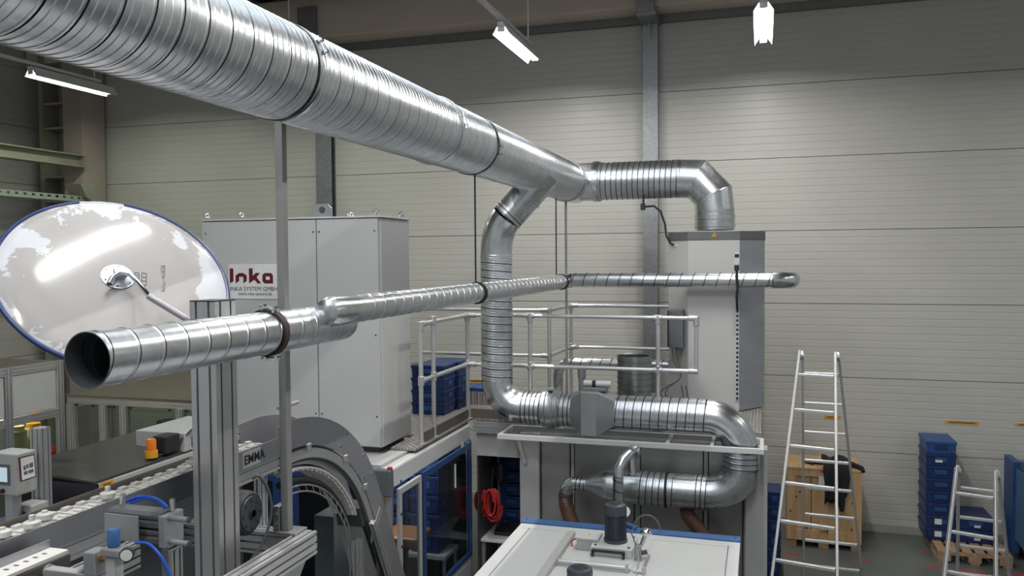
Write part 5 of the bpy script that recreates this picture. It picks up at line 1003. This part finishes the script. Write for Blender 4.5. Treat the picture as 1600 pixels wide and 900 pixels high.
# ---- pneumatic cylinder, sheet guard, air regulator
cy0 = 2.62; t = thing('pneumatic_cylinder', 'grey twin pneumatic cylinder with end studs in front of the conveyor', 'cylinder', at(225, 815, Y=cy0))
xa, xb = at(180, 815, Y=cy0).x, at(262, 815, Y=cy0).x; za, zb_, zc2 = at(220, 794, Y=cy0).z, at(220, 817, Y=cy0).z, at(220, 840, Y=cy0).z
GRY = mat('cylinder_grey', (.13, .135, .145), .4, .5)
for z0_, z1_ in ((zb_+.002, za), (zc2, zb_-.002)):
    h_ = z1_-z0_; B().ext([(-.05, -h_/2), (.05, -h_/2), (.05, -h_*.1), (.044, -h_*.06), (.044, h_*.06), (.05, h_*.1), (.05, h_*.36), (.03, h_/2), (-.03, h_/2), (-.05, h_*.36)], (xa, cy0, (z0_+z1_)/2), (xb, cy0, (z0_+z1_)/2)).build('barrel', GRY, t, 0, bevel=.003)
B().box(xb+.001, xb+.03, cy0-.055, cy0+.055, zc2-.01, za-.005).build('end_plate', STEEL, t, 0, bevel=.004)
for zz in (za-.02, zc2+.005): B().cyl((xb+.031, cy0-.02, zz), (xb+.11, cy0-.02, zz), .011, n=14).build('end_stud', STEEL, t); B().cyl((xb+.11, cy0-.02, zz), (xb+.118, cy0-.02, zz), .012, n=6).build('stud_nut', DARKST, t)
for xx in (xa+.03, xb+.015): B().cyl((xx, cy0+.01, za+.0), (xx, cy0+.01, za+.045), .011, n=12).build('air_fitting', CHROME, t)
B().box(xa+.1, xb-.05, cy0+.02, cy0+.06, zc2-.25, zc2-.021).build('mounting_foot', GRY, t, 0)
B().box(at(165, 820, Y=cy0-.075).x, at(217, 820, Y=cy0-.075).x, cy0-.080, cy0-.075, at(190, 843, Y=cy0-.07).z, at(190, 803, Y=cy0-.07).z).build('guard_sheet', STEEL, t, 0)
def hosepath(P, n=8):
    P = [V(p) for p in P]; o_ = []
    for i in range(len(P)-1):
        A_, B_, C_, D_ = P[max(i-1, 0)], P[i], P[i+1], P[min(i+2, len(P)-1)]
        for s_ in range(n): u = s_/n; o_.append(.5*((2*B_)+(C_-A_)*u+(2*A_-5*B_+4*C_-D_)*u*u+(3*B_-A_-3*C_+D_)*u**3))
    return o_+[P[-1]]
for pts, lb in (([(198, 783), (220, 776), (245, 780), (262, 793)], 'blue air hose arching over the grey cylinder'), ([(203, 786), (228, 779), (250, 784), (258, 795)], 'second blue air hose just below the arching one'), ([(212, 848), (232, 850), (250, 868), (262, 890), (266, 905)], 'blue air hose dropping below the grey cylinder')):
    tag(B().tube(hosepath([at(*p, Y=cy0-.06 if lb[0] != 'b' or 'drop' not in lb else cy0-.1) for p in pts]), .006, 8).build('air_hose', BLUEH), lb, 'hose')
AY = 2.2; t = thing('air_regulator', 'air regulator with a blue cap and round gauge at the lower left', 'regulator', at(180, 880, Y=AY))
a_ = at(178, 853, Y=AY); B().lathe((a_.x, AY, a_.z), Z_, [(0, .019), (.008, .021), (.016, .0205), (.052, .0205), (.058, .017), (.058, .001)], 24).build('blue_cap', BLUEM, t)
B().box(a_.x-.03, a_.x+.045, AY-.03, AY+.03, a_.z-.03, a_.z-.001).build('body', STEEL, t, 0, bevel=.006); B().box(a_.x-.022, a_.x+.022, AY-.022, AY+.022, a_.z-.17, a_.z-.031).build('bowl', PANELW, t, 0, bevel=.01)
g_ = at(200, 864, Y=AY-.03); ga = B().lathe((g_.x, AY-.031, g_.z), V((.5, -.85, 0)), [(0, .022), (.02, .022), (.022, .019)], 22).build('gauge', BLACK, t); B().lathe(V((g_.x, AY-.031, g_.z))+V((.5, -.85, 0)).normalized()*.0222, V((.5, -.85, 0)), [(0, .0185), (.0006, .0185)], 22).build('gauge_face', PAPER, ga)
f_ = at(160, 872, Y=AY); B().lathe(f_+V((-.03, 0, -.012)), V((.07, 0, .028)), [(0, .008), (.02, .012), (.03, .014), (.05, .014), (.055, .009), (.075, .009)], 12).build('brass_fitting', BRASS, t)
tag(B().tube(hosepath([f_+V((-.035, 0, -.014)), at(140, 882, Y=AY), at(125, 895, Y=AY), at(112, 915, Y=AY)]), .011, 10).build('grey_hose', mat('grey_hose', (.45, .47, .52), .4)), 'grey hose leaving the brass fitting at the lower left', 'hose')
B().box(a_.x-.28, a_.x-.035, AY-.02, AY+.02, a_.z-.19, a_.z-.10).build('mounting_bar', ALU, t, 0, bevel=.003); B().box(a_.x-.10, a_.x-.05, AY-.03, AY+.03, a_.z-.099, a_.z-.02).build('manifold', STEEL, t, 0, bevel=.004)
# ---- lower return lane at the near side
LX1, LX0 = -2.585, -2.675; lz = at(60, 872, X=-2.62).z
t = thing('return_lane', 'lower return belt with a dark side plate at the near left', 'conveyor', (-2.65, 2.1, lz))
B().box(LX0, LX1, 1.4, 2.54, lz-.016, lz).build('belt', PLASTW, t, 0, bevel=.002)
for k in range(26): B().box(LX0+.03, LX0+.05, 1.42+.042*k, 1.43+.042*k, lz+.0003, lz+.0015).build('belt_hole', GREYD, t, 0)
B().box(LX1+.001, LX1+.008, 1.4, 2.54, lz-.20, lz-.018).build('side_plate', mat('dark_brown_grey_plate', (.12, .115, .11), .4, .5), t, 0); B().box(LX0-.008, LX0-.001, 1.4, 2.54, lz-.1, lz+.03).build('side_plate', STEEL, t, 0)
B().ext(S80, ((LX0+LX1)/2, 2.35, PZ0+.001), ((LX0+LX1)/2, 2.35, lz-.017), Y_).build('support_leg', ALU, t, 0)
q = at(75, 893, X=LX1+.008); B().cyl((LX1+.0081, q.y, q.z), (LX1+.02, q.y, q.z), .028, n=20).build('bearing_cap', STEEL, t)
# ================================================================ machines behind the conveyor at the left
UX = -4.2; u0 = at(152, 797, X=UX); u1 = at(152, 757, X=UX); uy0, uy1 = u0.y, 5.95
t = thing('covered_machine', 'low machine with smoked front and glossy dark lid behind the conveyor', 'machine', (-4.8, 5, 0)); zt_ = u1.z
B().box(-4.95, UX, uy0+.02, uy1, .1, zt_-.30).build('base', DARKST, t, 0)
sd = B().box(UX-.015, UX, uy0+.02, uy1, u0.z-.06, zt_).build('side_panel', PANELW, t, 0, bevel=.003)
B().box(-4.95, UX-.001, uy0, uy0+.018, u0.z-.28, zt_-.0).build('smoked_front', PURPLE, t, 0)
B().prism([(UX-.017, uy0, zt_+.001), (-4.95, uy0, zt_+.05), (-4.95, uy0, zt_+.066), (UX-.017, uy0, zt_+.016)], (0, uy1-uy0, 0)).build('dark_lid', BLKGL, t, 0)
B().box(-4.96, -4.951, uy0, uy1, zt_-.3, zt_+.04).build('rear_panel', PANELW, t, 0)
a, b = at(157, 763, X=UX), at(172, 757, X=UX); lb = B().box(UX+.0003, UX+.0015, a.y, b.y+.03, a.z-.005, a.z+.035).build('amber_label', YEL, sd, 0); B().box(UX+.0016, UX+.002, a.y+.02, b.y+.01, a.z+.01, a.z+.018).build('print_line', INK, lb, 0)
for x in (-4.8, UX-.15):
    for y in (uy0+.15, uy1-.15): B().cyl((x, y, 0), (x, y, .0995), .04, n=12).build('foot', DARKST, t)
t = thing('chute_cover', 'pale cover box with a dark slot behind the conveyor', 'cover', at(275, 720, X=UX)); q = at(228, 748, X=UX); q2 = at(300, 712, X=UX); q3 = at(258, 742, X=UX)
B().box(UX-.45, UX-.0, q3.y+.22, uy1-.1, zt_+.018, zt_+.16).build('box', PANELW, t, 0, bevel=.004); B().box(UX+.0005, UX+.004, q3.y+.30, uy1-.15, zt_+.04, zt_+.12).build('slot', BLACK, t, 0)
bc = at(237, 730, X=UX-.08); t = thing('signal_beacon', 'orange signal beacon on a yellow base behind the conveyor', 'beacon', bc); zb = zt_+.035
B().cyl((bc.x, bc.y, zb), (bc.x, bc.y, zb+.05), .045, n=20).build('base', YEL, t); B().lathe((bc.x, bc.y, zb+.051), Z_, [(0, .036), (.07, .036), (.085, .028), (.09, .001)], 20).build('lens', ORANGE, t); B().cyl((bc.x, bc.y, zt_+.022), (bc.x, bc.y, zb-.0005), .02, n=12).build('stem', DARKST, t)
t = thing('black_sensor_box', 'black sensor box beside the orange beacon', 'box', bc+V((.0, .2, 0))); B().box(bc.x-.06, bc.x+.06, bc.y+.08, bc.y+.24, zt_+.04, zt_+.17).build('case', BLACK, t, 0, bevel=.01); B().tube(hosepath([(bc.x+.05, bc.y+.24, zt_+.1), (bc.x+.1, bc.y+.36, zt_+.19), (bc.x+.05, bc.y+.5, zt_+.17)]), .008, 6).build('lead', BLACK, t)
# operator panel
OY = 3.75; t = thing('operator_panel', 'grey operator panel with a lit screen at the left edge', 'control panel', at(10, 775, Y=OY)); a, b = at(-14, 707, Y=OY), at(27, 776, Y=OY)
B().box(a.x, b.x, OY, OY+.14, b.z, a.z).build('case', PANELW, t, 0, bevel=.008); s0, s1 = at(-10, 724, Y=OY), at(16.5, 758, Y=OY); bz = B().box(s0.x, s1.x, OY-.006, OY-.0005, s1.z, s0.z).build('bezel', GREYD, t, 0, bevel=.002)
s0, s1 = at(-6, 729, Y=OY), at(13, 753, Y=OY); sc_ = B().box(s0.x, s1.x, OY-.008, OY-.0065, s1.z, s0.z).build('screen', SCREEN, bz, 0)
q = at(5, 767, Y=OY); B().cyl((q.x, OY-.012, q.z), (q.x, OY-.0005, q.z), .014, n=14).build('knob', BLACK, t); B().box(a.x+.05, a.x+.11, OY+.04, OY+.10, 0, b.z-.001).build('stand', ALU, t, 0)
SY_ = 3.7; c = [at(30, 715, Y=SY_), at(54, 709, Y=SY_+.1), at(56.5, 745, Y=SY_+.1), at(33, 753, Y=SY_)]
t = thing('instruction_sheet', 'white instruction sheet in a dark frame beside the operator panel', 'notice', c[3]); nn = (c[1]-c[0]).cross(c[3]-c[0]).normalized(); nn = nn if nn.y > 0 else -nn
B().prism(c, nn*.008).build('frame_board', mat('dark_red_edge', (.12, .02, .03), .5), t, 0)
def inn(u, v_): return c[0].lerp(c[1], u).lerp(c[3].lerp(c[2], u), v_)
sh = B().prism([inn(.06, .05)-nn*.001, inn(.93, .05)-nn*.001, inn(.93, .95)-nn*.001, inn(.06, .95)-nn*.001], -nn*.001).build('sheet', PAPER, t, 0)
for u, v_, w_, h_ in ((.2, .38, .16, .18), (.4, .36, .14, .16), (.6, .34, .24, .2), (.2, .62, .24, .14), (.5, .62, .34, .14)): B().prism([inn(u, v_)-nn*.0022, inn(u+w_, v_)-nn*.0022, inn(u+w_, v_+h_)-nn*.0022, inn(u, v_+h_)-nn*.0022], -nn*.0004).build('picture_block', GREYD, sh, 0)
B().bar(inn(.9, .5)+nn*.018, V(((at(47, 700, Y=4.0).x+at(63, 700, Y=4.0).x)/2, 3.999, inn(1, .5).z)), .02, .02).build('holder_arm', ALU, t, 0)
p0, p1 = at(47, 700, Y=4.0), at(63, 700, Y=4.0); t = thing('frame_post', 'grey slotted post right of the instruction sheet', 'post', (p0.x, 4, 0)); B().ext(slot(p1.x-p0.x, .08, 2, 2, .008, .01), ((p0.x+p1.x)/2, 4.04, .001), ((p0.x+p1.x)/2, 4.04, at(55, 670, Y=4).z), Y_).build('profile', ALU, t, 0)
q = at(46, 812, Y=3.9); t = thing('socket_unit', 'white socket unit on the grey post at the left', 'socket', q); B().box(q.x-.07, q.x+.06, 3.86, 3.985, q.z-.12, q.z+.10).build('case', PANELW, t, 0, bevel=.006)
for dz in (-.06, .03): B().cyl((q.x-.0, 3.852, q.z+dz), (q.x, 3.8595, q.z+dz), .034, n=18).build('socket', BLUEF, t)
# ---- framed machine with white side panels
NX = -7.0; t = thing('panelled_machine', 'framed machine with white panels at the far left', 'machine', (-7.6, 6, 0))
y0, y1 = at(-40, 600, X=NX).y, at(95, 600, X=NX).y; zt_ = at(95, 563, X=NX).z; zp0 = at(95, 636, X=NX).z; ym = at(14, 600, X=NX).y
for yy in (y0, ym, y1): B().ext(S80, (NX-.02, yy, .001), (NX-.02, yy, zt_), Y_).build('post', ALU, t, 0)
for zz in (zt_-.04, zp0-.05, .5): B().ext(S80, (NX-.02, y0+.042, zz), (NX-.02, ym-.042, zz)).build('rail', ALU, t, 0); B().ext(S80, (NX-.02, ym+.042, zz), (NX-.02, y1-.042, zz)).build('rail', ALU, t, 0)
for a_, b_ in ((y0+.05, ym-.05), (ym+.05, y1-.05)): B().box(NX-.025, NX-.012, a_, b_, zp0+.002, zt_-.085).build('panel', PANELW, t, 0); B().box(NX-.025, NX-.018, a_, b_, .55, zp0-.10).build('pane', GLASSG, t, 0)
q = at(56, 646, X=NX-.01); B().box(NX-.0115, NX-.010, q.y-.05, q.y+.05, q.z-.018, q.z+.018).build('amber_label', YEL, t, 0)
B().box(-8.6, NX-.05, y0, y1, zt_-.02, zt_).build('roof', MATS.get('dusty_brown_roof') or mat('dusty_brown_roof', (.14, .125, .095), .7), t, 0); B().box(-8.6, -8.55, y0, y1, .0, zt_-.021).build('rear_wall', OLIVE, t, 0); B().box(-8.5, NX-.1, y0+.1, y1-.1, .3, .9).build('work_bed', DARKST, t, 0, bevel=.01)
for q, m_, nm, lbl in ((at(27, 685, X=-7.4), mat('cream_plastic', (.6, .56, .36), .5), 'cream_tank', 'cream tank inside the panelled machine, left'), (at(53, 680, X=-7.4), mat('cream_plastic', (.6, .56, .36), .5), 'cream_tank', 'cream tank with a yellow lid inside the panelled machine')):
    tt = thing(nm, lbl, 'tank', (q.x, q.y, .9)); B().cyl((q.x, q.y, .901), (q.x, q.y, q.z+.08), .09, n=20).build('vessel', m_, tt); B().cyl((q.x, q.y, q.z+.081), (q.x, q.y, q.z+.13), .07, n=20).build('lid', YEL if 'yellow' in lbl else m_, tt)
q = at(8, 700, X=-6.3); t = bin_thing(q.x-.3, q.x+.15, q.y-.2, q.y+.3, 1.0, .4, 'blue bin at the left edge under the white panels'); B().box(q.x-.34, q.x+.2, q.y-.24, q.y+.34, 0, .999).build('bin_stand', PANELW, t, 0)
# ---- long glazed machine
GY2 = 8.0; xs = [at(p, 640, Y=GY2).x for p in (108, 159, 191, 279, 300)]; zt_ = at(110, 620, Y=GY2).z; x9 = -5.45
t = thing('glazed_machine', 'long glazed machine enclosure behind the open duct end', 'machine', (-7.5, 8.5, 0))
for xx in xs[:4]+[x9]: B().ext(slot(.09, .08, 2, 2, .008, .01), (xx, GY2+.04, .001), (xx, GY2+.04, zt_-.082), Y_).build('post', ALU, t, 0)
B().ext(S80, (xs[0]-.045, GY2+.04, zt_-.04), (x9+.045, GY2+.04, zt_-.04)).build('top_rail', ALU, t, 0)
pr_ = xs[:4]+[x9]
for a_, b_ in zip(pr_, pr_[1:]):
    B().box(a_+.05, b_-.05, GY2+.03, GY2+.036, .95, zt_-.085).build('pane', GLASSG, t, 0); B().ext(S40, (a_+.046, GY2+.04, .92), (b_-.046, GY2+.04, .92)).build('rail', ALU, t, 0); B().box(a_+.05, b_-.05, GY2+.03, GY2+.045, .1, .898).build('lower_panel', PANELW, t, 0)
    for xx in (a_+.12, b_-.12): B().box(xx-.02, xx+.02, GY2-.012, GY2-.0005, zt_-.105, zt_-.082).build('hinge', BLACK, t, 0)
B().box(xs[0]-.045, x9+.045, GY2+.0, 10.6, zt_+.001, zt_+.03).build('roof', mat('dusty_brown_roof', (.14, .125, .095), .7), t, 0); B().box(xs[0]-.04, x9, 10.55, 10.6, 0, zt_).build('rear_wall', PANELW, t, 0); B().box(xs[0]-.045, xs[0]-.03, GY2+.09, 10.54, .95, zt_-.01).build('pane', GLASSG, t, 0)
B().box(xs[0]+.1, x9-.2, 8.5, 10.2, .12, .95).build('work_bed', FRAMEG, t, 0, bevel=.02)
B().ext(S80, (xs[0], GY2+.1, zt_-.1), (xs[0], 10.5, zt_-.1)).build('side_rail', ALU, t, 0)
ry = random.Random(5)
for i, (px, py, m_, lbl) in enumerate(((72, 715, RED, 'red round housing at the left inside the glazed area'), (135, 690, BLACK, 'black gripper unit behind the first window'), (178, 690, GREYD, 'grey feeder unit behind the second window'), (262, 668, mat('dark_maroon', (.10, .03, .035), .4), 'dark maroon tray unit behind the third window'))):
    q = at(px, py, Y=8.9); q.x = max(q.x, xs[0]+.3+.55*(i-1)) if i else q.x; zf = .95 if i else 0; tt = thing('tool_unit', lbl, 'machine part', (q.x, 8.9, zf))
    B().cyl((q.x, 8.9, zf+.001), (q.x, 8.9, q.z), .06, n=14).build('column', STEEL, tt); B().ball((q.x, 8.9, q.z+.08), .16, 16, (1, .8, .7)).build('head', m_, tt, 60); B().bar((q.x, 8.82, q.z+.05), (q.x+.2, 8.6, q.z-.15), .05, .05).build('arm', DARKST, tt, 0, bevel=.008)
    B().cyl((q.x+.2, 8.6, q.z-.16), (q.x+.2, 8.6, q.z-.34), .03, n=12).build('nozzle', CHROME, tt)
t = thing('black_sack', 'black hanging sack near the slotted post behind the glass', 'sack', at(262, 690, Y=7.7)); q = at(262, 690, Y=7.6)
B().lathe((q.x, 7.6, q.z-.28), Z_, [(0, .05), (.05, .14), (.2, .16), (.4, .13), (.5, .11), (.52, .10)], 18).build('sack_body', CLOTH, t, 60); B().cyl((q.x, 7.6, .0), (q.x, 7.6, q.z-.281), .03, n=12).build('stand', DARKST, t)

# work lights inside the two enclosures, added fill lamp in the cell
def work_or_fill_light(x0, x1, y, z, w_, col, label):
    t = thing('machine_or_fill_lamp', label, 'lamp', ((x0+x1)/2, y, z)); B().box(x0, x1, y-.04, y+.04, z, z+.04).build('lamp_case', WHITE, t, 0, bevel=.004); B().box(x0+.02, x1-.02, y-.03, y+.03, z-.012, z-.0005).build('lamp_tube', TUBE, t, 0)
    ld = bpy.data.lights.new('lamp_light', 'AREA'); ld.shape = 'RECTANGLE'; ld.size = x1-x0-.04; ld.size_y = .06; ld.energy = w_; ld.color = col; lo = bpy.data.objects.new('lamp_light', ld); COL.objects.link(lo); lo.location = ((x0+x1)/2, y, z-.02); adopt(lo, t)
gz2 = at(110, 620, Y=GY2).z
work_or_fill_light(xs[1]-.3, xs[1]+.6, 9.3, gz2-.06, 14, (.95, 1, .85), 'work lamp under the roof of the glazed machine')
work_or_fill_light(-7.9, -7.4, at(60, 600, X=NX).y, at(95, 563, X=NX).z-.08, 12, (1, .95, .65), 'work lamp under the roof of the panelled machine')
work_or_fill_light(-3.75, -3.2, 7.3, 1.86, 5, (1, 1, .95), 'added fill lamp under the roof of the glazed cell')  # added fill that brightens the cell interior
